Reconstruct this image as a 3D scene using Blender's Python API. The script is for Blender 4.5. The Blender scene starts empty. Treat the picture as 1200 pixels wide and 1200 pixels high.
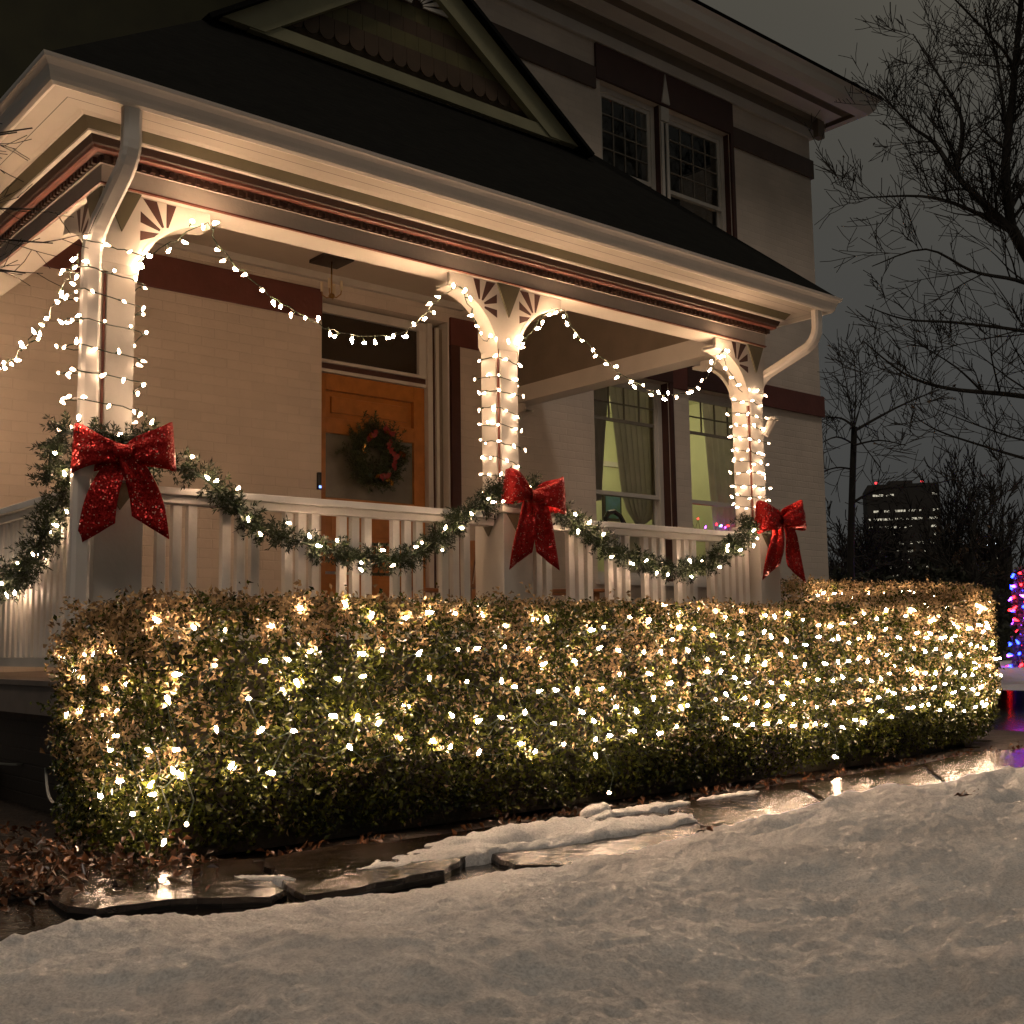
import bpy, math, random
import numpy as np
from mathutils import Vector, Matrix
random.seed(7); rng = np.random.default_rng(7)
scene = bpy.context.scene
COL = scene.collection
R = math.radians

# ------------------------------------------------------------------ camera
F_PX, YAW, PITCH, ROLL = 1362.66, 0.7089136, 0.1125047, -0.0153321
CAM = Vector((-1.99065, -5.22824, 0.74))
_d = Vector((math.sin(YAW)*math.cos(PITCH), math.cos(YAW)*math.cos(PITCH), math.sin(PITCH)))
_r = Vector((math.cos(YAW), -math.sin(YAW), 0)); _u = _r.cross(_d)
_c, _s = math.cos(ROLL), math.sin(ROLL)
RT = _c*_r + _s*_u; UP = -_s*_r + _c*_u; FW = _d
cam = bpy.data.cameras.new('camera'); camo = bpy.data.objects.new('camera', cam); COL.objects.link(camo)
cam.sensor_width = 36; cam.lens = 36*F_PX/1200; cam.clip_start = 0.05; cam.clip_end = 2000
camo.matrix_world = Matrix(((RT.x, UP.x, -FW.x, CAM.x), (RT.y, UP.y, -FW.y, CAM.y), (RT.z, UP.z, -FW.z, CAM.z), (0, 0, 0, 1)))
scene.camera = camo
def ray(x, y): return RT*((x-600)/F_PX) + UP*((600-y)/F_PX) + FW
def at(x, y, dist): return CAM + ray(x, y)*dist           # a surveyed point: direction and real distance in metres
def ground(x, y, z=0.0):
    d = ray(x, y); return CAM + d*((z-CAM.z)/d.z)

# ------------------------------------------------------------------ world (overcast night lit by the town) and street-light direction
w = bpy.data.worlds.new('World'); scene.world = w; w.use_nodes = True
nt = w.node_tree; nt.nodes.clear()
out = nt.nodes.new('ShaderNodeOutputWorld'); bg = nt.nodes.new('ShaderNodeBackground')
tc = nt.nodes.new('ShaderNodeTexCoord'); sx = nt.nodes.new('ShaderNodeSeparateXYZ')
rp = nt.nodes.new('ShaderNodeValToRGB'); ns = nt.nodes.new('ShaderNodeTexNoise'); ns.inputs['Scale'].default_value = 2.2; ns.inputs['Detail'].default_value = 3
mx = nt.nodes.new('ShaderNodeMix'); mx.data_type = 'RGBA'; mx.blend_type = 'MULTIPLY'; mx.inputs[0].default_value = 1
rp2 = nt.nodes.new('ShaderNodeMapRange'); rp2.inputs['From Min'].default_value = .3; rp2.inputs['From Max'].default_value = .7; rp2.inputs['To Min'].default_value = .78; rp2.inputs['To Max'].default_value = 1.22
nt.links.new(tc.outputs['Generated'], sx.inputs[0]); nt.links.new(sx.outputs['Z'], rp.inputs[0])
nt.links.new(tc.outputs['Generated'], ns.inputs['Vector']); nt.links.new(ns.outputs[0], rp2.inputs[0])
nt.links.new(rp.outputs[0], mx.inputs[6]); nt.links.new(rp2.outputs[0], mx.inputs[7])
nt.links.new(mx.outputs[2], bg.inputs[0]); nt.links.new(bg.outputs[0], out.inputs[0])
e = rp.color_ramp.elements
e[0].position = 0.0; e[0].color = (.050, .050, .048, 1)
e[1].position = 0.6; e[1].color = (.095, .086, .066, 1)
m_ = rp.color_ramp.elements.new(.22); m_.color = (.060, .060, .057, 1)
bg.inputs[1].default_value = 1.0
sl = bpy.data.lights.new('street_light_glow', 'SUN'); sl.energy = 0.66; sl.angle = R(12); sl.color = (1, .83, .69)
slo = bpy.data.objects.new('street_light_glow', sl); COL.objects.link(slo)
slo.rotation_euler = Vector((.30, .32, -.90)).to_track_quat('-Z', 'Y').to_euler()
scene.view_settings.view_transform = 'Standard'; scene.view_settings.look = 'None'
scene.view_settings.exposure = 0; scene.view_settings.gamma = 1
scene.cycles.use_denoising = True
scene.cycles.max_bounces = 6; scene.cycles.diffuse_bounces = 4; scene.cycles.glossy_bounces = 3; scene.cycles.transparent_max_bounces = 8
scene.cycles.sample_clamp_indirect = 3; scene.cycles.sample_clamp_direct = 0
scene.cycles.caustics_reflective = False; scene.cycles.caustics_refractive = False

# ------------------------------------------------------------------ helpers
class MB:
    def __init__(s): s.v = []; s.f = []
    def quad(s, a, b, c, d):
        n = len(s.v); s.v += [tuple(a), tuple(b), tuple(c), tuple(d)]; s.f.append((n, n+1, n+2, n+3)); return s
    def poly(s, pts):
        n = len(s.v); s.v += [tuple(p) for p in pts]; s.f.append(tuple(range(n, n+len(pts)))); return s
    def box(s, x0, x1, y0, y1, z0, z1, b=0.0):
        n = len(s.v)
        s.v += [(x0,y0,z0),(x1,y0,z0),(x1,y1,z0),(x0,y1,z0),(x0,y0,z1),(x1,y0,z1),(x1,y1,z1),(x0,y1,z1)]
        for f in ((0,3,2,1),(4,5,6,7),(0,1,5,4),(1,2,6,5),(2,3,7,6),(3,0,4,7)): s.f.append(tuple(n+i for i in f))
        return s
    def obox(s, c, ax, ay, az, hx, hy, hz):
        n = len(s.v); c = Vector(c)
        for k in (-1, 1):
            for (i, j) in ((-1,-1),(1,-1),(1,1),(-1,1)): s.v.append(tuple(c + ax*hx*i + ay*hy*j + az*hz*k))
        for f in ((0,3,2,1),(4,5,6,7),(0,1,5,4),(1,2,6,5),(2,3,7,6),(3,0,4,7)): s.f.append(tuple(n+i for i in f))
        return s
    def prism(s, pts, off):                      # pts: planar polygon, extruded by vector off
        n = len(s.v); m = len(pts); off = Vector(off)
        s.v += [tuple(p) for p in pts] + [tuple(Vector(p)+off) for p in pts]
        s.f.append(tuple(range(n, n+m))); s.f.append(tuple(range(n+2*m-1, n+m-1, -1)))
        for i in range(m):
            j = (i+1) % m; s.f.append((n+i, n+m+i, n+m+j, n+j))
        return s
    def tube(s, pts, rad, sides=6, cap=True):
        pts = [Vector(p) for p in pts]; m = len(pts)
        if not hasattr(rad, '__len__'): rad = [rad]*m
        n = len(s.v); prev = None
        for i, p in enumerate(pts):
            t = (pts[min(i+1, m-1)] - pts[max(i-1, 0)])
            if t.length < 1e-9: t = Vector((0,0,1))
            t.normalize()
            if prev is None:
                a = Vector((0,0,1)) if abs(t.z) < .9 else Vector((1,0,0))
            else: a = prev
            u = (a - t*a.dot(t))
            if u.length < 1e-6: u = t.orthogonal()
            u.normalize(); prev = u; q = t.cross(u)
            for k in range(sides):
                an = 2*math.pi*k/sides; s.v.append(tuple(p + (u*math.cos(an) + q*math.sin(an))*rad[i]))
        for i in range(m-1):
            for k in range(sides):
                a = n+i*sides+k; b = n+i*sides+(k+1) % sides; s.f.append((a, b, b+sides, a+sides))
        if cap:
            s.f.append(tuple(n+k for k in range(sides-1, -1, -1))); s.f.append(tuple(n+(m-1)*sides+k for k in range(sides)))
        return s
    def lathe(s, c, prof, sides=16):
        n = len(s.v)
        for (r, z) in prof:
            for k in range(sides):
                a = 2*math.pi*k/sides; s.v.append((c[0]+r*math.cos(a), c[1]+r*math.sin(a), c[2]+z))
        for i in range(len(prof)-1):
            for k in range(sides):
                a = n+i*sides+k; b = n+i*sides+(k+1) % sides; s.f.append((a, b, b+sides, a+sides))
        return s
    def build(s, name, mat, parent=None, smooth=False, bevel=0, solid=0):
        me = bpy.data.meshes.new(name); me.from_pydata(s.v, [], s.f); me.update()
        o = bpy.data.objects.new(name, me); COL.objects.link(o)
        if mat: me.materials.append(mat)
        if smooth: me.polygons.foreach_set('use_smooth', [True]*len(me.polygons))
        if solid:
            m = o.modifiers.new('solid', 'SOLIDIFY'); m.thickness = solid
        if bevel:
            m = o.modifiers.new('bevel', 'BEVEL'); m.width = bevel; m.segments = 2; m.limit_method = 'ANGLE'
        if parent:
            o.parent = parent; o.matrix_parent_inverse = pinv(parent)
        return o
    def pieces(s, name, mat, parent, **k):       # every box of the collector as its own part
        out_ = []; 
        for i in range(len(s.v)//8):
            q = MB(); q.v = s.v[i*8:i*8+8]; q.f = [tuple(x-i*8 for x in f) for f in s.f[i*6:i*6+6]]; out_.append(q.build(name, mat, parent, **k))
        return out_
def pinv(parent): return Matrix.Translation(-parent.location) if parent.parent is None else Matrix()
def thing(name, label, cat, loc=(0,0,0), group=None):
    o = bpy.data.objects.new(name, None); COL.objects.link(o); o.location = loc; o.empty_display_size = .1
    o['label'] = label; o['category'] = cat
    if group: o['group'] = group
    return o
def tag(o, label, cat, group=None, kind=None):
    if label: o['label'] = label
    if cat: o['category'] = cat
    if group: o['group'] = group
    if kind: o['kind'] = kind
    return o
def struct(o): o['kind'] = 'structure'; return o

# ------------------------------------------------------------------ materials
def mat(name, col, rough=.6, metal=0, spec=.5, var=0, vscale=6, bump=0, bscale=60, col2=None, island=0, trans=0, bdist=.01):
    m = bpy.data.materials.new(name); m.use_nodes = True; t = m.node_tree; b = t.nodes['Principled BSDF']
    b.inputs['Base Color'].default_value = (*col, 1); b.inputs['Roughness'].default_value = rough
    b.inputs['Metallic'].default_value = metal; b.inputs['Specular IOR Level'].default_value = spec
    co = t.nodes.new('ShaderNodeTexCoord').outputs['Object']
    src = None
    if var or col2:
        n = t.nodes.new('ShaderNodeTexNoise'); n.inputs['Scale'].default_value = vscale; n.inputs['Detail'].default_value = 6; t.links.new(co, n.inputs['Vector'])
        r = t.nodes.new('ShaderNodeValToRGB'); t.links.new(n.outputs[0], r.inputs[0])
        r.color_ramp.elements[0].position = .32; r.color_ramp.elements[1].position = .68
        c2 = col2 or tuple(min(1, c*(1+var)) for c in col); c1 = col if col2 else tuple(c*(1-var) for c in col)
        r.color_ramp.elements[0].color = (*c1, 1); r.color_ramp.elements[1].color = (*c2, 1)
        src = r.outputs[0]
    if island:
        g = t.nodes.new('ShaderNodeNewGeometry'); r = t.nodes.new('ShaderNodeValToRGB'); t.links.new(g.outputs['Random Per Island'], r.inputs[0])
        r.color_ramp.elements[0].color = (*[c*(1-island) for c in col], 1); r.color_ramp.elements[1].color = (*(col2 or [c*(1+island) for c in col]), 1)
        src = r.outputs[0]
    if src: t.links.new(src, b.inputs['Base Color'])
    if bump:
        n = t.nodes.new('ShaderNodeTexNoise'); n.inputs['Scale'].default_value = bscale; n.inputs['Detail'].default_value = 8; t.links.new(co, n.inputs['Vector'])
        bp = t.nodes.new('ShaderNodeBump'); bp.inputs['Strength'].default_value = bump; bp.inputs['Distance'].default_value = bdist
        t.links.new(n.outputs[0], bp.inputs['Height']); t.links.new(bp.outputs[0], b.inputs['Normal'])
    if trans:
        tr = t.nodes.new('ShaderNodeBsdfTranslucent'); mxs = t.nodes.new('ShaderNodeMixShader'); mxs.inputs[0].default_value = trans
        if src: t.links.new(src, tr.inputs[0])
        else: tr.inputs[0].default_value = (*col, 1)
        t.links.new(b.outputs[0], mxs.inputs[1]); t.links.new(tr.outputs[0], mxs.inputs[2]); t.links.new(mxs.outputs[0], t.nodes['Material Output'].inputs[0])
    return m
def emis(name, col, strength):
    m = bpy.data.materials.new(name); m.use_nodes = True; t = m.node_tree; b = t.nodes['Principled BSDF']
    b.inputs['Base Color'].default_value = (*[x*.5 for x in col], 1); b.inputs['Emission Color'].default_value = (*col, 1); b.inputs['Emission Strength'].default_value = strength
    return m
def brick_mat(name, col, axis='XZ', mortar=.95):
    m = bpy.data.materials.new(name); m.use_nodes = True; t = m.node_tree; b = t.nodes['Principled BSDF']
    tcn = t.nodes.new('ShaderNodeTexCoord'); s = t.nodes.new('ShaderNodeSeparateXYZ'); c = t.nodes.new('ShaderNodeCombineXYZ')
    t.links.new(tcn.outputs['Object'], s.inputs[0]); t.links.new(s.outputs[0 if axis == 'XZ' else 1], c.inputs[0]); t.links.new(s.outputs[2], c.inputs[1])
    nz = t.nodes.new('ShaderNodeTexNoise'); nz.inputs['Scale'].default_value = 9; nz.inputs['Detail'].default_value = 5; t.links.new(tcn.outputs['Object'], nz.inputs['Vector'])
    ad = t.nodes.new('ShaderNodeMixRGB'); ad.blend_type = 'ADD'; ad.inputs[0].default_value = .012
    t.links.new(c.outputs[0], ad.inputs[1]); t.links.new(nz.outputs[1], ad.inputs[2])
    br = t.nodes.new('ShaderNodeTexBrick'); t.links.new(ad.outputs[0], br.inputs['Vector'])
    br.inputs['Scale'].default_value = 1; br.inputs['Brick Width'].default_value = .215; br.inputs['Row Height'].default_value = .075; br.inputs['Mortar Size'].default_value = .006; br.inputs['Mortar Smooth'].default_value = .9
    br.inputs['Color1'].default_value = (*[x*.97 for x in col], 1); br.inputs['Color2'].default_value = (*[x*1.04 for x in col], 1); br.inputs['Mortar'].default_value = (*[x*mortar for x in col], 1)
    n2 = t.nodes.new('ShaderNodeTexNoise'); n2.inputs['Scale'].default_value = 1.6; n2.inputs['Detail'].default_value = 6; t.links.new(tcn.outputs['Object'], n2.inputs['Vector'])
    mr = t.nodes.new('ShaderNodeMapRange'); mr.inputs['From Min'].default_value = .3; mr.inputs['From Max'].default_value = .75; mr.inputs['To Min'].default_value = .85; mr.inputs['To Max'].default_value = 1.06; t.links.new(n2.outputs[0], mr.inputs[0])
    mm = t.nodes.new('ShaderNodeMixRGB'); mm.blend_type = 'MULTIPLY'; mm.inputs[0].default_value = 1; t.links.new(br.outputs[0], mm.inputs[1]); t.links.new(mr.outputs[0], mm.inputs[2])
    t.links.new(mm.outputs[0], b.inputs['Base Color']); b.inputs['Roughness'].default_value = .62
    n3 = t.nodes.new('ShaderNodeTexNoise'); n3.inputs['Scale'].default_value = 30; n3.inputs['Detail'].default_value = 6; t.links.new(tcn.outputs['Object'], n3.inputs['Vector'])
    iv = t.nodes.new('ShaderNodeMath'); iv.operation = 'MULTIPLY_ADD'; iv.inputs[1].default_value = -1.0
    t.links.new(br.outputs['Fac'], iv.inputs[0]); t.links.new(n3.outputs[0], iv.inputs[2])
    bp = t.nodes.new('ShaderNodeBump'); bp.inputs['Strength'].default_value = .4; bp.inputs['Distance'].default_value = .006
    t.links.new(iv.outputs[0], bp.inputs['Height']); t.links.new(bp.outputs[0], b.inputs['Normal'])
    return m
M = {}
M['brick'] = brick_mat('painted_brick', (.69, .595, .505))
M['brick_side'] = brick_mat('painted_brick_side', (.69, .595, .505), 'YZ')
M['white'] = mat('white_trim', (.60, .565, .51), .45, var=.07, vscale=3, bump=.15, bscale=40)
M['soffit'] = mat('soffit_paint', (.47, .43, .375), .5, var=.06, vscale=3)
M['railwhite'] = mat('rail_white', (.80, .765, .71), .45, var=.06, vscale=4, bump=.15, bscale=40)
M['gutter'] = mat('gutter_paint', (.74, .69, .63), .35, var=.05, vscale=2)
M['ceil'] = mat('ceiling_paint', (.60, .52, .43), .6, var=.05, vscale=2)
M['taupe'] = mat('taupe_paint', (.20, .165, .125), .55, var=.08)
M['olive'] = mat('olive_paint', (.13, .115, .07), .5, var=.1)
M['beam'] = mat('grey_beam_paint', (.50, .45, .40), .5, var=.06, bump=.2, bscale=30)
M['red'] = mat('dark_red_paint', (.062, .022, .016), .5, var=.12)
M['frieze'] = mat('brown_frieze_paint', (.045, .020, .013), .5, var=.12)
M['band_hi'] = mat('brown_stone_band', (.085, .052, .040), .6, var=.12, vscale=5, bump=.3, bscale=25)
M['maroon'] = mat('maroon_moulding', (.17, .055, .038), .45, var=.1)
M['redstone'] = mat('red_stone_band', (.135, .042, .032), .6, var=.12, vscale=5, bump=.3, bscale=25)
M['shingle'] = None
M['rake'] = mat('rake_paint', (.26, .25, .15), .6, var=.1)
M['muntin'] = mat('muntin_paint', (.24, .21, .17), .5)
M['door'] = mat('varnished_wood', (.42, .155, .03), .35, var=.18, vscale=9, bump=.15, bscale=30)
M['chairwood'] = mat('chair_wood', (.22, .09, .03), .5, var=.2)
M['frost'] = mat('etched_glass', (.17, .155, .12), .25, var=.2, vscale=5)
M['deck'] = mat('deck_boards', (.16, .13, .11), .5, var=.15)
M['black'] = mat('black_metal', (.012, .012, .012), .4)
M['brass'] = mat('aged_brass', (.45, .27, .10), .35, metal=1)
M['candle'] = mat('candle_sleeve', (.7, .6, .42), .5)
M['wire'] = mat('green_wire', (.02, .035, .018), .5)
M['whitewire'] = mat('pale_cord', (.45, .43, .38), .5)
M['leaf'] = mat('hedge_leaf', (.020, .036, .005), .26, island=.6, col2=(.11, .125, .018), trans=.2)
M['dry'] = mat('dry_hedge_leaf', (.22, .125, .045), .42, island=.5, col2=(.76, .53, .27), trans=.25)
M['core'] = mat('hedge_twigs', (.022, .018, .010), .8, var=.3, bump=.8, bscale=60)
M['needle'] = mat('fir_needles', (.008, .020, .005), .5, island=.5, col2=(.038, .058, .016), trans=.1)
M['bark'] = mat('bark', (.014, .012, .009), .9, var=.3, bump=.5)
M['twig'] = mat('pale_twig', (.05, .04, .025), .9, var=.3)
M['darkleaf'] = mat('dark_foliage', (.022, .026, .014), .7, island=.5, trans=.1)
M['brownleaf'] = mat('brown_foliage', (.055, .032, .014), .7, island=.5, trans=.1)
M['fallen'] = mat('fallen_leaves', (.05, .018, .008), .3, island=.7, col2=(.22, .085, .03))
M['soil'] = mat('soil', (.030, .020, .013), .55, var=.4, vscale=14, bump=.9, bscale=35, bdist=.03)
M['asphalt'] = mat('asphalt', (.022, .022, .024), .13, var=.2, bump=.4, bscale=90)
M['gold'] = mat('gold_foil', (.75, .45, .12), .25, metal=1)
M['berry'] = mat('red_ribbon', (.20, .012, .010), .5)
M['curtain'] = mat('grey_curtain', (.66, .61, .53), .8, var=.08, trans=.3)
M['room'] = mat('green_room_paint', (.60, .62, .38), .7, var=.03)
M['darkwood'] = mat('dark_wood', (.03, .018, .012), .4)
M['picture'] = mat('landscape_print', (.08, .17, .28), .4, col2=(.05, .12, .07), vscale=5)
M['concrete'] = mat('concrete', (.16, .14, .12), .6, var=.25, bump=.4, bscale=20)
M['facade'] = mat('tower_facade', (.035, .032, .028), .8, var=.2, vscale=.1)
def bulb_mat(name, col, s): return emis(name, col, s)
M['bulb'] = bulb_mat('warm_bulb', (1, .59, .32), 235)
M['pbulb'] = bulb_mat('warm_post_bulb', (1, .63, .38), 34)
M['gbulb'] = bulb_mat('warm_garland_bulb', (1, .62, .35), 110)
M['hbulb'] = bulb_mat('warm_net_bulb', (1, .62, .37), 195)
for n, c in (('b_red', (1, .010, .012)), ('b_blue', (.012, .03, 1)), ('b_green', (.05, .8, .45)), ('b_purple', (.35, .05, 1)), ('b_amber', (1, .35, .05))): M[n] = bulb_mat(n, c, 22); M[n+'_far'] = bulb_mat(n+'_far', c, 22)
M['lit'] = emis('lit_office', (1, .93, .72), .5); M['beacon'] = emis('beacon', (1, .05, .06), 2.2); M['lamp_cool'] = emis('cool_lamp', (.75, .88, 1), 10)
M['led'] = emis('doorbell_led', (.2, .35, 1), 3)
# glass: clear with a mirror sheen
g = bpy.data.materials.new('window_glass'); g.use_nodes = True; t = g.node_tree; t.nodes.clear()
o_ = t.nodes.new('ShaderNodeOutputMaterial'); tr = t.nodes.new('ShaderNodeBsdfTransparent'); gl = t.nodes.new('ShaderNodeBsdfGlossy'); gl.inputs['Roughness'].default_value = .02
fr = t.nodes.new('ShaderNodeFresnel'); fr.inputs[0].default_value = 1.5; ms = t.nodes.new('ShaderNodeMixShader')
t.links.new(fr.outputs[0], ms.inputs[0]); t.links.new(tr.outputs[0], ms.inputs[1]); t.links.new(gl.outputs[0], ms.inputs[2]); t.links.new(ms.outputs[0], o_.inputs[0]); M['glass'] = g
# roof shingles
m = mat('roof_shingles', (.006, .006, .005), .9, spec=.1, var=.25, vscale=8, bump=.6, bscale=20); M['roof'] = m
# red glitter
m = bpy.data.materials.new('red_glitter'); m.use_nodes = True; t = m.node_tree; b = t.nodes['Principled BSDF']
tcn = t.nodes.new('ShaderNodeTexCoord'); vo = t.nodes.new('ShaderNodeTexVoronoi'); vo.inputs['Scale'].default_value = 190; t.links.new(tcn.outputs['Object'], vo.inputs['Vector'])
sub = t.nodes.new('ShaderNodeVectorMath'); sub.operation = 'SUBTRACT'; sub.inputs[1].default_value = (.5, .5, .5); t.links.new(vo.outputs['Color'], sub.inputs[0])
scl = t.nodes.new('ShaderNodeVectorMath'); scl.operation = 'SCALE'; scl.inputs['Scale'].default_value = 1.1; t.links.new(sub.outputs[0], scl.inputs[0])
geo = t.nodes.new('ShaderNodeNewGeometry'); add = t.nodes.new('ShaderNodeVectorMath'); t.links.new(geo.outputs['Normal'], add.inputs[0]); t.links.new(scl.outputs[0], add.inputs[1])
nrm = t.nodes.new('ShaderNodeVectorMath'); nrm.operation = 'NORMALIZE'; t.links.new(add.outputs[0], nrm.inputs[0]); t.links.new(nrm.outputs[0], b.inputs['Normal'])
sep = t.nodes.new('ShaderNodeSeparateColor'); t.links.new(vo.outputs['Color'], sep.inputs[0])
gt = t.nodes.new('ShaderNodeMath'); gt.operation = 'GREATER_THAN'; gt.inputs[1].default_value = .972; t.links.new(sep.outputs[0], gt.inputs[0])
cm = t.nodes.new('ShaderNodeMixRGB'); cm.inputs[1].default_value = (.42, .008, .006, 1); cm.inputs[2].default_value = (1, .55, .45, 1); t.links.new(gt.outputs[0], cm.inputs[0]); t.links.new(cm.outputs[0], b.inputs['Base Color'])
b.inputs['Metallic'].default_value = .55; b.inputs['Roughness'].default_value = .33; M['glitter'] = m
# snow
m = bpy.data.materials.new('snow'); m.use_nodes = True; t = m.node_tree; b = t.nodes['Principled BSDF']
b.inputs['Roughness'].default_value = .55; b.inputs['Subsurface Weight'].default_value = .0
tcn = t.nodes.new('ShaderNodeTexCoord')
n1 = t.nodes.new('ShaderNodeTexNoise'); n1.inputs['Scale'].default_value = 3; n1.inputs['Detail'].default_value = 8; t.links.new(tcn.outputs['Object'], n1.inputs['Vector'])
r1 = t.nodes.new('ShaderNodeValToRGB'); t.links.new(n1.outputs[0], r1.inputs[0]); r1.color_ramp.elements[0].position = .35; r1.color_ramp.elements[1].position = .65
r1.color_ramp.elements[0].color = (.78, .75, .72, 1); r1.color_ramp.elements[1].color = (.93, .91, .88, 1); n4 = t.nodes.new('ShaderNodeTexNoise'); n4.inputs['Scale'].default_value = 120; n4.inputs['Detail'].default_value = 4; n4.inputs['Roughness'].default_value = .7; t.links.new(tcn.outputs['Object'], n4.inputs['Vector'])
r4 = t.nodes.new('ShaderNodeMapRange'); r4.inputs['From Min'].default_value = .36; r4.inputs['From Max'].default_value = .62; r4.inputs['To Min'].default_value = .70; r4.inputs['To Max'].default_value = 1.08; t.links.new(n4.outputs[0], r4.inputs[0])
m4 = t.nodes.new('ShaderNodeMixRGB'); m4.blend_type = 'MULTIPLY'; m4.inputs[0].default_value = 1; t.links.new(r1.outputs[0], m4.inputs[1]); t.links.new(r4.outputs[0], m4.inputs[2]); t.links.new(m4.outputs[0], b.inputs['Base Color'])
n2 = t.nodes.new('ShaderNodeTexNoise'); n2.inputs['Scale'].default_value = 105; n2.inputs['Detail'].default_value = 10; n2.inputs['Roughness'].default_value = .78; t.links.new(tcn.outputs['Object'], n2.inputs['Vector'])
bp = t.nodes.new('ShaderNodeBump'); bp.inputs['Strength'].default_value = .8; bp.inputs['Distance'].default_value = .02; t.links.new(n2.outputs[0], bp.inputs['Height']); t.links.new(bp.outputs[0], b.inputs['Normal'])
M['snow'] = m
M['wetbed'] = mat('wet_path_mud', (.010, .007, .005), .16, var=.4, vscale=20, bump=.5, bscale=30, bdist=.01)
# wet flagstone
m = bpy.data.materials.new('wet_flagstone'); m.use_nodes = True; t = m.node_tree; b = t.nodes['Principled BSDF']
tcn = t.nodes.new('ShaderNodeTexCoord')
n1 = t.nodes.new('ShaderNodeTexNoise'); n1.inputs['Scale'].default_value = 5; n1.inputs['Detail'].default_value = 8; t.links.new(tcn.outputs['Object'], n1.inputs['Vector'])
r1 = t.nodes.new('ShaderNodeValToRGB'); t.links.new(n1.outputs[0], r1.inputs[0]); r1.color_ramp.elements[0].position = .3; r1.color_ramp.elements[1].position = .7
r1.color_ramp.elements[0].color = (.012, .008, .006, 1); r1.color_ramp.elements[1].color = (.040, .027, .019, 1); t.links.new(r1.outputs[0], b.inputs['Base Color'])
r2 = t.nodes.new('ShaderNodeMapRange'); r2.inputs['From Min'].default_value = .35; r2.inputs['From Max'].default_value = .6; r2.inputs['To Min'].default_value = .07; r2.inputs['To Max'].default_value = .22; t.links.new(n1.outputs[0], r2.inputs[0]); t.links.new(r2.outputs[0], b.inputs['Roughness'])
n2 = t.nodes.new('ShaderNodeTexNoise'); n2.inputs['Scale'].default_value = 20; n2.inputs['Detail'].default_value = 9; t.links.new(tcn.outputs['Object'], n2.inputs['Vector'])
bp = t.nodes.new('ShaderNodeBump'); bp.inputs['Strength'].default_value = .6; bp.inputs['Distance'].default_value = .012; t.links.new(n2.outputs[0], bp.inputs['Height']); t.links.new(bp.outputs[0], b.inputs['Normal'])
M['stone'] = m

# ------------------------------------------------------------------ ground
gm = MB(); gm.quad((-60, -60, -.07), (600, -60, -.07), (600, 600, -.07), (-60, 600, -.07))
struct(gm.build('ground', M['soil']))
# soil bed under the hedge
def sheet(name, x0, x1, y0, y1, z, m, nx=60, ny=20, amp=.02, seed=1, mask=None):
    r_ = np.random.default_rng(seed); s = MB()
    ph = r_.uniform(0, 6.28, (8, 2)); fr_ = r_.uniform(3, 16, (8, 2))*r_.choice([-1, 1], (8, 2))
    for j in range(ny+1):
        for i in range(nx+1):
            x = x0+(x1-x0)*i/nx; y = y0+(y1-y0)*j/ny
            h = sum(math.sin(x*fr_[k][0]+y*fr_[k][1]+ph[k][0]) for k in range(8))/8*amp
            edge = min(1, min(i, nx-i, j, ny-j)/2)
            s.v.append((x, y, z+h*edge-(1-edge)*.05))
    for j in range(ny):
        for i in range(nx):
            a = j*(nx+1)+i; s.f.append((a, a+1, a+nx+2, a+nx+1))
    return s.build(name, m, smooth=True)
struct(sheet('hedge_bed', -1.6, 7.2, -1.62, -.3, -.012, M['soil'], 140, 20, .022))
# street beyond the hedge
st = MB(); st.quad((6.4, -2.6, -.046), (60, -2.6, -.046), (60, 4.2, -.046), (6.4, 4.2, -.046)); struct(st.build('street', M['asphalt']))
struct(sheet('path_bed', -1.7, 6.3, -2.7, -1.40, -.004, M['wetbed'], 220, 40, .010, 4))
# flagstones (irregular slabs)
M['gap_shade'] = mat('wet_edge_gap_shade', (.006, .005, .004), .3)  # wet slab sides, near black: shade of the undercut gap put into the colour
STONES = [
 ([(-60,1000),(0,1003),(60,1008),(112,1020),(112,1032),(60,1049),(-60,1068)], .022),
 ([(60,1050),(80,1040),(104,1034),(150,1024),(230,1016),(296,1016),(318,1040),(336,1053),(318,1062),(260,1064),(200,1065),(150,1072),(110,1078),(78,1074),(58,1064)], .027),
 ([(-60,1080),(20,1075),(52,1078),(96,1088),(168,1090),(150,1104),(60,1112),(-60,1110)], -.02),
 ([(336,1052),(308,1016),(400,1000),(520,996),(560,1008),(520,1030),(420,1052),(360,1062)], .030),
 ([(566,1004),(540,985),(650,968),(760,955),(830,975),(790,1000),(680,1022),(600,1022)], .022),
 ([(846,985),(776,952),(850,935),(930,930),(985,952),(950,985),(880,1000)], .024),
 ([(1000,962),(940,925),(1010,908),(1075,900),(1110,925),(1070,955)], .018),
 ([(1118,930),(1082,897),(1140,884),(1200,880),(1240,900),(1210,930)], .014),
]
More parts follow.
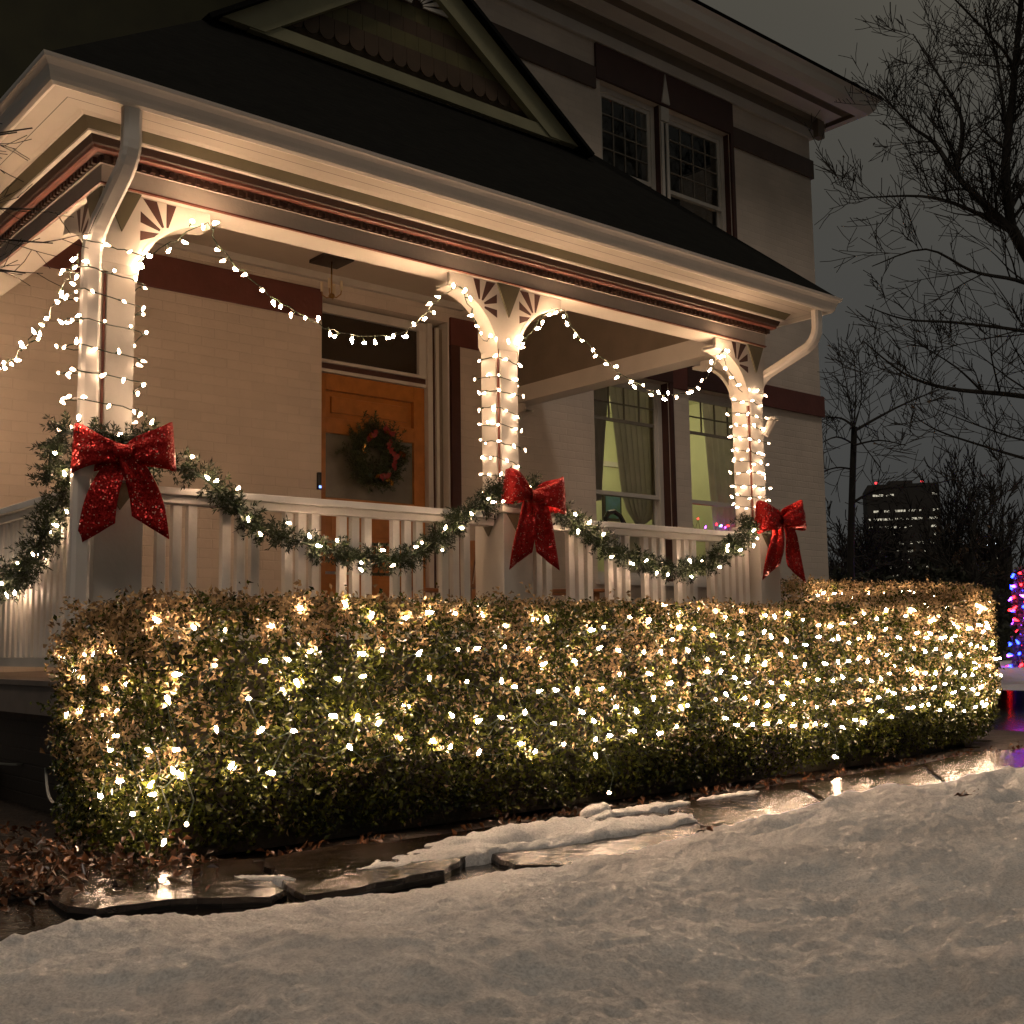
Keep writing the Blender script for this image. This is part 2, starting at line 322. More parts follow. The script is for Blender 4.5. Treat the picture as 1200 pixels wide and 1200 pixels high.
def slab(pts, top, i):
    P = [ground(x, y) for x, y in pts]; c = sum(P, Vector())/len(P)
    P = [c+(p-c)*1.0 for p in P]; q = []
    r_ = random.Random(i)
    for k in range(len(P)):                     # chipped outline
        a, b2 = P[k], P[(k+1) % len(P)]; n = max(2, int((b2-a).length/.06)); nn = Vector((-(b2-a).y, (b2-a).x, 0)).normalized()
        for j in range(n): q.append(a.lerp(b2, j/n) + nn*r_.uniform(-.009, .009))
    s = MB(); m_ = len(q)
    for sc, z in ((1.0, -.09), (1.0, top-.016), (.985, top), (.0, top)):
        for p in q: s.v.append(tuple(Vector((c.x+(p.x-c.x)*sc, c.y+(p.y-c.y)*sc, z + (r_.uniform(-.002, .002) if z == top and sc > 0 else 0)))))
    for rI in range(3):
        for k in range(m_):
            a = rI*m_+k; b2 = rI*m_+(k+1) % m_; s.f.append((a, b2, b2+m_, a+m_))
    s.side = 2*m_; return s, c
SL = ['wet flagstone at the left edge of the path, cut by the photo edge', 'long wet flagstone under the left half of the hedge, thick dark rim',
      'lowest wet flagstone at bottom left, beside the dark puddle', 'dark wet flagstone with a strip of snow on its left corner',
      'wet flagstone partly under the lumpy snow patch mid path', 'wet flagstone with bright reflections below the single low bulb',
      'wet flagstone glinting between snow bank and hedge, right part', 'rightmost wet flagstone before the blue lit pavement']
for i, (pts, top) in enumerate(STONES):
    s, c = slab(pts, top, i); o = s.build('flagstone', M['stone']); o.data.materials.append(M['gap_shade'])
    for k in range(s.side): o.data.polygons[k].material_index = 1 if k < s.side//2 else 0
    tag(o, SL[i], 'flagstone', 'wet flagstones of the garden path')
pv = MB(); pv.box(5.2, 13.5, -2.4, -.55, -.12, -.02); struct(pv.build('pavement', M['stone']))
# puddle hole at the very left
pu = MB(); pu.poly([ground(x, y, -.06) for x, y in ((-60,1060),(60,1085),(60,1125),(-60,1130))]); struct(pu.build('puddle', mat('puddle_water', (.004,.004,.004), .05)))
# snow banks: one height field each
XB = [-8, -2, -1.02, -.64, -.3, 0, .25, .84, 1.59, 2.4, 2.94, 4.3, 7, 12]
YB = [-2.5, -2.35, -2.22, -2.1, -2.15, -2.19, -2.24, -2.22, -2.32, -2.2, -2.1, -2.25, -2.5, -3]
def noise2(x, y, seed, scale):
    r_ = np.random.default_rng(seed); h = np.zeros_like(x)
    for k in range(14):
        a = r_.uniform(0, 6.28); f = scale*r_.uniform(.6, 1.8); h += np.sin((x*math.cos(a)+y*math.sin(a))*f + r_.uniform(0, 6.28))
    return h/14
def vnoise(x, y, cell, seed):
    """lattice value noise, -1..1"""
    r_ = np.random.default_rng(seed); T_ = r_.uniform(-1, 1, (512, 512)); u = x/cell+1000; v = y/cell+1000
    iu = np.floor(u).astype(int); iv = np.floor(v).astype(int); fu = u-iu; fv = v-iv; fu = fu*fu*(3-2*fu); fv = fv*fv*(3-2*fv)
    a = T_[iu % 512, iv % 512]; b = T_[(iu+1) % 512, iv % 512]; c = T_[iu % 512, (iv+1) % 512]; d = T_[(iu+1) % 512, (iv+1) % 512]
    return (a*(1-fu)+b*fu)*(1-fv)+(c*(1-fu)+d*fu)*fv
def crust(x, y, k=1.0):
    ca, sa = .8, .6; X_, Y_ = x*ca-y*sa, x*sa+y*ca
    return k*(.009*vnoise(X_, Y_, .17, 1)+.006*vnoise(x, y, .08, 2)+.0055*vnoise(X_, Y_, .04, 3)+.005*vnoise(x, y, .022, 4)+.004*vnoise(X_, Y_, .013, 5))
def snow_h(x, y):
    yb = np.interp(x, XB, YB) + .05*noise2(x, y*0, 3, 9) + .02*noise2(x, y*0, 5, 30) + .02*vnoise(x, y, .05, 8) + .012*vnoise(x, y, .02, 9)
    d = yb - y
    s = np.clip(d/.26, 0, 1)**.7
    base = .095*s + np.clip(d-.3, 0, 3)*.02
    base += s*(.18*noise2(x, y, 11, 2.4) + .075*noise2(x*.8+y*.5, y, 12, 6) + .014*noise2(x, y, 13, 15)) + s*crust(x, y)
    for (cx, cy, rx, ry, dp) in ((.72, -2.75, .09, .05, .06), (.45, -2.72, .07, .05, .04), (2.55, -2.95, .11, .055, .10), (3.0, -2.72, .10, .05, .07), (3.3, -2.5, .14, .05, .05), (2.1, -3.1, .10, .05, .06), (-.1, -2.95, .07, .05, .03), (1.5, -2.7, .15, .06, .045), (2.9, -3.4, .12, .1, .05), (.5, -3.5, .09, .05, .035), (4.2, -2.9, .2, .1, .06)):
        base -= s*dp*np.exp(-(((x-cx)/rx)**2+((y-cy)/ry)**2))
    return np.where(d > 0, base-.005, -.09)
def snow_patch_h(x, y):
    # melting lumps lying on the path
    h = np.full_like(x, -.09)
    for (cx, cy, rx, ry, hh, se) in ((.50, -1.98, .38, .10, .05, 1), (.95, -1.86, .40, .13, .085, 2), (1.2, -2.02, .5, .12, .07, 6), (1.72, -1.72, .30, .055, .05, 3), (2.35, -1.70, .22, .045, .04, 4), (.82, -1.78, .10, .06, .06, 7), (1.55, -1.62, .08, .04, .06, 8)):
        q = ((x-cx)/rx)**2 + ((y-cy)/ry)**2 + .6*noise2(x, y, 40+se, 12) + .3*noise2(x, y, 60+se, 33)+.3*vnoise(x, y, .04, se)
        v = .5*hh*np.clip(1-q, 0, 1)**.45*(1+.5*noise2(x, y, 80+se, 17)+.3*noise2(x, y, 90+se, 45)); h = np.maximum(h, np.where(q < 1, .020+v+.6*crust(x, y), -.09))
    # foot-melted hollow
    h -= np.where(h > 0, .045*np.exp(-(((x-.83)/.09)**2+((y+1.98)/.05)**2)), 0)
    return h
def field(name, fn, x0, x1, y0, y1, step):
    xs, ys = step if isinstance(step, tuple) else (np.arange(x0, x1+1e-6, step), np.arange(y0, y1+1e-6, step)); X, Y = np.meshgrid(xs, ys); Z = fn(X, Y)
    nx, ny = len(xs), len(ys); me = bpy.data.meshes.new(name)
    V = np.stack([X, Y, Z], -1).reshape(-1, 3); idx = np.arange(nx*ny).reshape(ny, nx)
    Fq = np.stack([idx[:-1, :-1], idx[:-1, 1:], idx[1:, 1:], idx[1:, :-1]], -1).reshape(-1, 4)
    keep = (V[Fq][:, :, 2].max(1) > -.085); Fq = Fq[keep]
    used = np.unique(Fq); mp = -np.ones(nx*ny, int); mp[used] = np.arange(len(used)); V = V[used]; Fq = mp[Fq]
    me.vertices.add(len(V)); me.vertices.foreach_set('co', V.ravel()); me.loops.add(Fq.size); me.loops.foreach_set('vertex_index', Fq.ravel())
    me.polygons.add(len(Fq)); me.polygons.foreach_set('loop_start', np.arange(0, Fq.size, 4)); me.polygons.foreach_set('loop_total', np.full(len(Fq), 4))
    me.polygons.foreach_set('use_smooth', [True]*len(Fq)); me.update(); me.validate()
    me.materials.append(M['snow']); o = bpy.data.objects.new(name, me); COL.objects.link(o); return o
struct(field('snow_bank', snow_h, -3.2, 8.0, -6.5, -1.9, (np.concatenate([np.arange(-3.2, -1.5, .05), np.arange(-1.5, 3.4, .0085), np.arange(3.4, 8, .016)]), np.concatenate([np.arange(-6.5, -4.4, .05), np.arange(-4.4, -1.9, .0085)]))))
tag(field('snow_patch', snow_patch_h, -.2, 2.8, -2.3, -1.5, .009), None, None, kind='structure')
struct(field('snow_sliver', lambda x, y: np.where((((x+.17)*.85+(y+1.90)*.5)/.03)**2+((-(x+.17)*.5+(y+1.90)*.85)/.11)**2+.4*noise2(x, y, 9, 30) < 1, .032+.008*noise2(x, y, 5, 30), -.09), -.5, .2, -2.2, -1.6, .012))
def far_snow(x, y):
    d = y-(-.4+.05*(x-10)+.25*noise2(x, y*0, 21, .9)); s = np.clip(d/.4, 0, 1)
    return np.where(d > 0, .16*s + .07*noise2(x, y, 22, 2.2), -.09)
struct(field('far_snow_bank', far_snow, 10.3, 34, -2, 9, .12))
# fallen leaves
def leaves(n, pts, size, normals=None, flat=0.0, up=None, curl=.25):
    """n leaf blades (two triangles folded on the midrib) at pts; returns arrays"""
    d1 = rng.normal(size=(n, 3)); 
    if normals is not None: d1 = d1*(1-flat) + 0
    nr = rng.normal(size=(n, 3))*(1-flat) + (normals if normals is not None else 0)*flat*1.6
    nr /= np.linalg.norm(nr, axis=1)[:, None]+1e-9
    ax = np.cross(nr, d1); ax /= np.linalg.norm(ax, axis=1)[:, None]+1e-9
    sd = np.cross(ax, nr); L = (size*rng.uniform(.6, 1.25, n))[:, None]; W = L*rng.uniform(.42, .62, n)[:, None]
    c = pts
    V = np.stack([c-ax*L/2, c-ax*L*.1+sd*W/2+nr*W*curl, c+ax*L/2, c-ax*L*.1-sd*W/2+nr*W*curl], 1)
    return V
def leaf_obj(name, V, m, parent=None):
    n = len(V); me = bpy.data.meshes.new(name); co = V.reshape(-1, 3)
    me.vertices.add(n*4); me.vertices.foreach_set('co', co.ravel())
    b_ = (np.arange(n)*4)[:, None]; F_ = np.concatenate([b_+[0, 1, 2], b_+[0, 2, 3]], 1).reshape(-1)
    me.loops.add(n*6); me.loops.foreach_set('vertex_index', F_); me.polygons.add(n*2)
    me.polygons.foreach_set('loop_start', np.arange(0, n*6, 3)); me.polygons.foreach_set('loop_total', np.full(n*2, 3)); me.update()
    me.materials.append(m); o = bpy.data.objects.new(name, me); COL.objects.link(o)
    if parent: o.parent = parent; o.matrix_parent_inverse = Matrix.Translation(-parent.location)
    return o
P = np.stack([rng.uniform(-1.3, -.15, 900), rng.uniform(-1.6, -.2, 900), rng.uniform(.0, .05, 900)], 1)
P = P[(P[:, 0] < -.3) | (P[:, 1] < -1.25)]
P2 = np.stack([rng.uniform(-.2, 7, 420), -1.46+rng.normal(0, .06, 420), rng.uniform(.0, .02, 420)], 1)
P3 = np.stack([rng.uniform(-.9, -.2, 500), rng.normal(-1.45, .16, 500), np.abs(rng.normal(.03, .05, 500))], 1)
P = np.concatenate([P, P2, P3]); nn_ = np.tile([0, 0, 1.0], (len(P), 1))
tag(leaf_obj('fallen_leaves', leaves(len(P), P, .036, nn_, .35, curl=.4), M['fallen']), None, None, kind='stuff')

# ------------------------------------------------------------------ the house
S = 2.398; D = 3.0
house = thing('house', 'two storey cream brick Victorian house with a lit front porch, gable and dark red trim', 'house', (5, 6, 0))
def wall_open(s, x0, x1, z0, z1, ops, y, depth):
    xs = sorted({x0, x1, *[o[0] for o in ops], *[o[1] for o in ops]}); zs = sorted({z0, z1, *[o[2] for o in ops], *[o[3] for o in ops]})
    for i in range(len(xs)-1):
        for j in range(len(zs)-1):
            cx, cz = (xs[i]+xs[i+1])/2, (zs[j]+zs[j+1])/2
            if any(o[0] < cx < o[1] and o[2] < cz < o[3] for o in ops): continue
            s.quad((xs[i], y, zs[j]), (xs[i+1], y, zs[j]), (xs[i+1], y, zs[j+1]), (xs[i], y, zs[j+1]))
            s.quad((xs[i], y+depth, zs[j]), (xs[i], y+depth, zs[j+1]), (xs[i+1], y+depth, zs[j+1]), (xs[i+1], y+depth, zs[j]))
    for (a, b, c, d) in ops:
        s.quad((a, y, c), (a, y, d), (a, y+depth, d), (a, y+depth, c)); s.quad((b, y, c), (b, y+depth, c), (b, y+depth, d), (b, y, d))
        s.quad((a, y, d), (b, y, d), (b, y+depth, d), (a, y+depth, d)); s.quad((a, y, c), (a, y+depth, c), (b, y+depth, c), (b, y, c))
DOOR = (3.0, 4.32, .60, 3.66); W1 = (6.18, 7.30, 1.36, 3.50); W2 = (7.64, 8.78, 1.36, 3.50); U1 = (6.38, 7.30, 4.75, 6.64); U2 = (7.43, 8.50, 4.75, 6.64)
s = MB(); wall_open(s, -.4, 10.12, -.1, 7.2, [DOOR, W1, W2, U1, U2], D, .28); s.build('front_wall', M['brick'], house)
s = MB(); s.quad((10.12, D, -.1), (10.12, 9.5, -.1), (10.12, 9.5, 7.2), (10.12, D, 7.2)); s.quad((-.4, D, -.1), (-.4, D, 7.2), (-.4, 9.5, 7.2), (-.4, 9.5, -.1)); s.quad((-.4, 9.5, -.1), (-.4, 9.5, 7.2), (10.12, 9.5, 7.2), (10.12, 9.5, -.1))
s.build('side_wall', M['brick_side'], house)
# stone bands
s = MB()
for (a, b) in ((-.36, 2.99), (4.34, 6.12), (7.36, 7.60), (8.86, 10.16)): s.box(a, b, D-.03, D-.002, 3.45, 3.71)
s.box(10.122, 10.16, D, 9.5, 3.45, 3.71); s.pieces('stone_band', M['redstone'], house, bevel=.006)
s = MB()
for (a, b) in ((-.36, 6.30), (8.56, 10.16)): s.box(a, b, D-.03, D-.002, 6.51, 6.75)
s.box(10.122, 10.16, D, 9.5, 6.51, 6.75); s.pieces('stone_band', M['band_hi'], house, bevel=.006)
# dark lintel panels over the windows and dark red reveals
s = MB(); s.box(6.30, 8.56, D-.034, D-.003, 6.64, 7.02); s.box(8.505, 8.56, D-.034, D-.003, 4.7, 6.64); s.pieces('lintel_panel', M['red'], house, bevel=.004)
s = MB(); s.box(6.10, 7.36, D-.034, D-.003, 3.502, 3.74); s.box(7.303, 7.36, D-.03, D-.003, 1.3, 3.5); s.box(7.60, 8.86, D-.034, D-.003, 3.502, 3.74); s.box(8.783, 8.84, D-.03, D-.003, 1.3, 3.5); s.pieces('lintel_panel', M['red'], house, bevel=.004)
s = MB()
for (a, b, c, d) in (W1, W2, U1, U2): s.box(b-.004, b-.001, D+.003, D+.13, c, d)
s.pieces('window_reveal', M['red'], house)
s = MB(); s.prism([(7.30, D-.05, 6.66), (7.43, D-.05, 6.66), (7.365, D-.05, 7.0)], (0, .045, 0)); s.build('keystone', M['white'], house)
s = MB(); s.box(7.305, 7.345, D-.02, D-.004, 4.75, 6.45); s.box(7.385, 7.425, D-.02, D-.004, 4.75, 6.45); s.box(7.30, 7.43, D-.03, D-.004, 6.46, 6.62); s.build('mullion', M['white'], house)
s = MB(); s.box(-.39, 2.99, D-.05, D-.034, 3.9, 7.02); s.build('upper_siding', mat('olive_siding', (.045, .042, .014), .7, var=.25, vscale=3), house)
s = MB(); s.box(7.35, 7.38, D-.01, D-.004, 4.75, 6.45); s.build('mullion_groove', M['black'], house)
# windows
def window(op, zm, cols, rows, small_h, yw, label):
    a, b, c, d = op; w0 = MB(); f = .065
    for (x0, x1, z0, z1) in ((a+.004, a+f, c+.003, d-.003), (b-f, b-.006, c+.003, d-.003), (a+f, b-f, d-f, d-.003), (a+f, b-f, c+.003, c+.05)): w0.box(x0, x1, yw-.03, yw+.05, z0, z1)
    win = w0.build('window', M['white'], house, bevel=.004); win['label'] = label
    sh = MB(); x0, x1 = a+f, b-f; e_ = .042
    for (za, zb, yy) in ((zm-.02, d-f, yw), (c+.05, zm+.02, yw+.03)):
        for q in ((x0, x0+e_, za, zb), (x1-e_, x1, za, zb), (x0+e_, x1-e_, zb-e_, zb), (x0+e_, x1-e_, za, za+e_)): sh.box(q[0], q[1], yy-.012, yy+.016, q[2], q[3])
    o = sh.build('sash', M['white'], win); o.matrix_parent_inverse = Matrix()
    mu = MB(); zt = d-f-e_; zb_ = zt-small_h; m_ = .011
    for k in range(1, cols): xx = x0+e_+(x1-x0-2*e_)*k/cols; mu.box(xx-m_/2, xx+m_/2, yw-.008, yw+.01, zb_, zt)
    for k in range(1, rows+1):
        if k == rows and zb_-(zm+.02) < .05: continue
        zz = zt-small_h*k/rows; mu.box(x0+e_, x1-e_, yw-.010, yw+.012, zz-(.006 if k < rows else .016), zz+(.006 if k < rows else .016))
    o = mu.build('muntin', M['muntin'], win); o.matrix_parent_inverse = Matrix()
    gp = MB(); gp.quad((x0+.01, yw+.004, zm), (x1-.01, yw+.004, zm), (x1-.01, yw+.004, zt+.01), (x0+.01, yw+.004, zt+.01))
    gp.quad((x0+.01, yw+.034, c+.08), (x1-.01, yw+.034, c+.08), (x1-.01, yw+.034, zm), (x0+.01, yw+.034, zm))
    o = gp.build('pane', M['glass'], win); o.matrix_parent_inverse = Matrix()
    sill = MB(); sill.box(a-.03, b+.03, D-.06, D+.12, c-.05, c-.002); o = sill.build('sill', M['white'], win); o.matrix_parent_inverse = Matrix()
    return win
window(W1, 2.26, 4, 2, .36, D+.12, 'tall sash window with parted grey curtains')
window(W2, 2.26, 4, 2, .36, D+.12, 'tall sash window half hidden by the far post')
window(U1, 5.73, 4, 4, .76, D+.10, 'left upper window with small square panes')
window(U2, 5.73, 4, 4, .76, D+.10, 'right upper window with small square panes')
# rooms behind
s = MB(); RX0, RX1, RY = 5.0, 9.9, 6.0
s.quad((RX0, RY, .6), (RX1, RY, .6), (RX1, RY, 3.9), (RX0, RY, 3.9)); s.quad((RX0, D+.3, .6), (RX0, RY, .6), (RX0, RY, 3.9), (RX0, D+.3, 3.9)); s.quad((RX1, D+.3, .6), (RX1, D+.3, 3.9), (RX1, RY, 3.9), (RX1, RY, .6))
s.quad((RX0, D+.3, 3.9), (RX0, RY, 3.9), (RX1, RY, 3.9), (RX1, D+.3, 3.9)); s.build('room_wall', M['room'], house)
s = MB(); s.quad((RX0, D+.3, .62), (RX1, D+.3, .62), (RX1, RY, .62), (RX0, RY, .62)); s.build('room_floor', M['darkwood'], house)
s = MB(); s.box(RX0, RX1, RY-.03, RY-.002, .62, .78); s.box(RX0, RX1, RY-.04, RY-.002, 3.15, 3.22); s.build('room_moulding', M['white'], house)
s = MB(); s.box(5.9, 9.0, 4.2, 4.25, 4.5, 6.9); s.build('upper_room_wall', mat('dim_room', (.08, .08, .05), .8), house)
rl = bpy.data.lights.new('room_lamp_light', 'POINT'); rl.energy = 24; rl.shadow_soft_size = .18; rl.color = (1, .86, .55)
rlo = bpy.data.objects.new('room_lamp_light', rl); COL.objects.link(rlo); rlo.location = (8.6, 5.0, 3.3)
def curtain(xa_top, xb_top, xa_bot, xb_bot, z0, z1, y, zt, label, tie=None):
    n = 60; s = MB(); rows_ = 14
    for j in range(rows_+1):
        f = j/rows_; z = z1+(z0-z1)*f; g_ = f**.85
        a = xa_top+(xa_bot-xa_top)*g_; b = xb_top+(xb_bot-xb_top)*g_
        if tie:
            k = math.exp(-((z-tie[0])/.13)**2); a = a+(tie[1]-a)*k; b = b+(tie[1]+.09-b)*k
        for i in range(n+1):
            u = i/n; s.v.append((a+(b-a)*u, y+.028*math.sin(u*math.pi*2*9+.8*math.sin(f*3)), z))
    for j in range(rows_):
        for i in range(n): q = j*(n+1)+i; s.f.append((q, q+1, q+n+2, q+n+1))
    o = s.build('curtain', M['curtain'], smooth=True); return tag(o, label, 'curtain')
curtain(6.40, 6.70, 6.40, 6.53, 2.2, 3.46, D+.30, 0, 'thin grey curtain at the left side of the near downstairs window')
curtain(6.71, 7.55, 7.00, 7.55, 1.4, 3.46, D+.31, 0, 'wide grey curtain tied back at the right of the near downstairs window', tie=(1.98, 7.10))
curtain(8.22, 9.2, 8.42, 9.2, 1.4, 3.46, D+.30, 0, 'grey curtain in the far downstairs window beside the last post')
pic = thing('framed_picture', 'blue landscape picture in a dark frame seen inside the near downstairs window', 'picture', (9.4, RY, 2.6))
s = MB(); s.box(9.26, 9.60, RY-.05, RY-.006, 2.40, 2.76); s.build('picture_frame', M['darkwood'], pic)
s = MB(); s.box(9.29, 9.57, RY-.056, RY-.051, 2.43, 2.73); s.build('print', M['picture'], pic)
ch = thing('dining_chair', 'tall dark wooden chair silhouette inside the lit downstairs window', 'chair', (7.42, 3.75, .62)); _f = [(7.25, 3.62), (7.60, 3.62), (7.25, 3.92), (7.60, 3.92)]
s = MB(); s.tube([(7.25, 3.92, 1.08), (7.25, 3.95, 1.7), (7.28, 3.97, 2.12)], .024); s.tube([(7.60, 3.92, 1.08), (7.60, 3.95, 1.7), (7.58, 3.97, 2.08)], .024)
s.tube([(7.28, 3.97, 2.12), (7.34, 3.975, 2.19), (7.43, 3.98, 2.21), (7.52, 3.975, 2.17), (7.58, 3.97, 2.08)], .03); s.tube([(7.28, 3.96, 1.5), (7.58, 3.96, 1.5)], .02); s.build('backrest', M['darkwood'], ch)
s = MB(); s.box(7.22, 7.63, 3.58, 3.95, 1.05, 1.10); s.build('seat', M['darkwood'], ch)
for (x, y) in _f: MB().tube([(x, y, 1.05), (x, y, .62)], .022).build('leg', M['darkwood'], ch)
# door
def part(s, name, m, par, **k):
    o = s.build(name, m, par, **k)
    return o
DY = D+.14; dx0, dx1 = 3.02, 4.14
s = MB()
for (a, b, c, d) in ((dx0, 3.11, .64, 3.04), (4.02, dx1, .64, 3.04), (3.11, 4.02, 2.90, 3.04), (3.11, 4.02, 2.53, 2.66), (3.11, 4.02, 1.88, 1.98), (3.11, 4.02, .64, .84)): s.box(a, b, DY-.03, DY+.03, c, d)
door = s.build('door', M['door'], house, bevel=.004)
s = MB(); s.box(3.112, 4.018, DY+.004, DY+.02, 2.662, 2.898); s.box(3.17, 3.96, DY-.018, DY+.004, 2.71, 2.85)
part(s, 'door_panel', M['door'], door, bevel=.006); s = MB()
for k in range(4): s.box(3.112, 4.018, DY-.014, DY+.01, .845+.258*k, .845+.258*k+.235); s.box(3.17, 3.96, DY-.022, DY-.014, .885+.258*k, 1.045+.258*k)
part(s, 'door_panel', M['door'], door, bevel=.006)
s = MB(); s.box(3.112, 4.018, DY-.006, DY+.006, 1.982, 2.528); part(s, 'door_glass', M['frost'], door)
s = MB(); s.lathe((0, 0, 0), [(0, .06), (.022, .055), (.03, .04), (.022, .02), (.012, .0)], 12)
s.v = [(4.08+x, DY-.035-z, 1.62+y) for x, y, z in s.v]; part(s, 'door_knob', M['brass'], door, smooth=True)
s = MB(); s.box(4.145, 4.20, D+.06, D+.2, .6, 3.64); s.box(4.215, 4.25, D+.03, D+.2, .6, 3.60); s.box(4.30, 4.318, D-.03, D+.1, .6, 3.655)
s.box(3.005, 4.20, D+.09, D+.19, 3.045, 3.075); s.box(3.005, 4.20, D+.085, D+.19, 3.125, 3.155); s.box(3.005, 4.145, D+.09, D+.19, 3.56, 3.64); s.box(4.07, 4.145, D+.09, D+.19, 3.155, 3.56); s.box(3.005, 3.04, D+.09, D+.19, 3.155, 3.56)
s.build('door_frame', M['white'], house, bevel=.004)
s = MB(); s.box(3.005, 4.20, D+.10, D+.18, 3.077, 3.123); s.box(4.20, 4.213, D+.05, D+.2, .6, 3.6); s.box(4.34, 4.44, D-.035, D-.003, .6, 3.45); s.build('door_trim', M['red'], house)
s = MB(); s.box(4.252, 4.298, D+.05, D+.2, .6, 3.6); s.build('door_trim', M['taupe'], house)
s = MB(); s.box(3.04, 4.07, D+.13, D+.14, 3.155, 3.56); s.build('transom_glass', mat('dark_transom', (.03, .022, .014), .12), house)
s = MB(); s.box(2.955, 2.985, D-.03, D-.002, 2.02, 2.16); db = s.build('doorbell', M['black'], house); s = MB(); s.box(2.96, 2.98, D-.034, D-.031, 2.03, 2.05); part(s, 'doorbell_light', M['led'], db)
s = MB(); s.box(1.5, 2.05, D-.03, D-.002, 1.02, 1.05); s.box(1.5, 2.05, D-.02, D-.002, .62, 1.0); s.build('wall_vent', M['white'], house)
# upper cornice swept along front and right side
def sweep(prof, x0, x1, ybase, ymax, left=True, right=True):
    """profile (off,z) list swept round left side, front, right side of a rectangle; mitred"""
    s = MB(); n = len(prof)
    path = []
    def ring(sx_, sy_): return [(sx_(o), sy_(o), z) for o, z in prof]
    secs = []
    if left: secs.append(ring(lambda o: x0-o, lambda o: ymax))
    secs.append(ring(lambda o: x0-o, lambda o: ybase-o))
    secs.append(ring(lambda o: x1+o, lambda o: ybase-o))
    if right: secs.append(ring(lambda o: x1+o, lambda o: ymax))
    for r_ in secs: s.v += r_
    for i in range(len(secs)-1):
        for k in range(n-1): a = i*n+k; s.f.append((a, a+1, a+1+n, a+n))
    return s
def csweep(name, m, prof, bevel=0): return sweep(prof, -.4, 10.12, D, 9.5).build(name, m, house)
csweep('cornice_frieze', M['white'], [(.002, 7.03), (.045, 7.03), (.045, 7.15)])
csweep('cornice_recess', M['taupe'], [(.045, 7.15), (.045, 7.26), (.12, 7.28)])
csweep('eave_soffit', M['gutter'], [(.12, 7.28), (.12, 7.30), (.30, 7.31)])
csweep('eave_recess', M['taupe'], [(.30, 7.31), (.34, 7.36), (.42, 7.36), (.42, 7.31)])
csweep('eave_gutter', M['gutter'], [(.42, 7.31), (.54, 7.32), (.60, 7.38), (.62, 7.46), (.66, 7.50), (.60, 7.52)])
s = sweep([(.66, 7.502), (.68, 7.53), (-3.2, 9.4)], -.4, 10.12, D, 9.5); s.build('main_roof', M['roof'], house)
s = MB(); s.box(10.16, 10.30, D-.12, D-.02, 7.05, 7.28); s.build('cornice_bracket', M['taupe'], house, bevel=.01)

# porch: deck, foundation, roof
s = MB()
for k in range(21): s.box(-.10+k*.2375, -.10+k*.2375+.232, -.12, D-.003, .575, .60)
s.build('porch_deck', M['deck'], house)
s = MB(); s.box(-.09, 5.03, -.10, -.06, .44, .572); s.box(-.09, -.05, -.06, D, .44, .572); s.box(4.99, 5.03, -.06, D, .44, .572); s.build('deck_fascia', M['deck'], house)
s = MB(); s.box(.12, 4.9, .25, .45, -.1, .572); s.box(.12, .32, .45, D, -.1, .572); s.build('porch_foundation', brick_mat('foundation_brick', (.06, .045, .035)), house)
X0, X1, Y0 = 0.0, 2*S+.16, 0.0
def psweep(name, m, prof): return sweep(prof, X0, X1, Y0, D-.003).build(name, m, house)
psweep('porch_gutter', M['gutter'], [(.365, 3.150), (.378, 3.147), (.392, 3.158), (.400, 3.175), (.405, 3.195), (.413, 3.215), (.428, 3.231), (.437, 3.238), (.440, 3.247), (.442, 3.256), (.425, 3.256)])
psweep('porch_soffit', M['soffit'], [(.375, 3.152), (.285, 3.154)]); psweep('porch_soffit', M['black'], [(.285, 3.154), (.281, 3.154)])
psweep('porch_soffit', M['soffit'], [(.281, 3.154), (.20, 3.158), (.178, 3.150), (.168, 3.152)])
psweep('porch_frieze', M['olive'], [(.168, 3.152), (.150, 3.128), (.135, 3.108)])
psweep('porch_moulding', M['white'], [(.135, 3.108), (.132, 3.101), (.112, 3.099)])
psweep('porch_frieze', M['frieze'], [(.112, 3.099), (.100, 3.066), (.092, 3.060)])
psweep('porch_moulding', M['maroon'], [(.092, 3.060), (.090, 3.046), (.080, 3.040), (.062, 3.040)])
s = sweep([(.062, 3.040), (.042, 3.038), (.040, 3.003)], X0, X1, Y0, D-.003)
x = X0-.03
while x < X1+.03: s.box(x, x+.022, -.060, -.041, 3.008, 3.037); x += .046
y = .0
while y < D-.1: s.box(-.060, -.041, y, y+.022, 3.008, 3.037); s.box(X1+.041, X1+.060, y, y+.022, 3.008, 3.037); y += .046
s.build('dentil_strip', M['frieze'], house)
psweep('porch_beam', M['beam'], [(.040, 3.003), (.030, 3.001), (.030, 2.918), (.034, 2.916)])
psweep('porch_moulding', M['maroon'], [(.034, 2.916), (.036, 2.908), (.026, 2.904)])
psweep('porch_beam', M['white'], [(.026, 2.903), (-.160, 2.903), (-.160, 3.05)])
psweep('inner_frieze', M['taupe'], [(-.160, 3.05), (-.162, 3.60)])
s = sweep([(-.162, 3.60), (-.45, 3.855)], X0, X1, Y0, D-.003); s.build('ceiling_cove', M['ceil'], house)
s = MB(); s.quad((.44, .44, 3.853), (X1-.44, .44, 3.853), (X1-.44, D-.002, 3.853), (.44, D-.002, 3.853)); s.build('porch_ceiling', M['ceil'], house)
s = MB(); s.box(.46, 4.48, D-.05, D-.003, 3.79, 3.850); s.build('crown_moulding', M['white'], house)
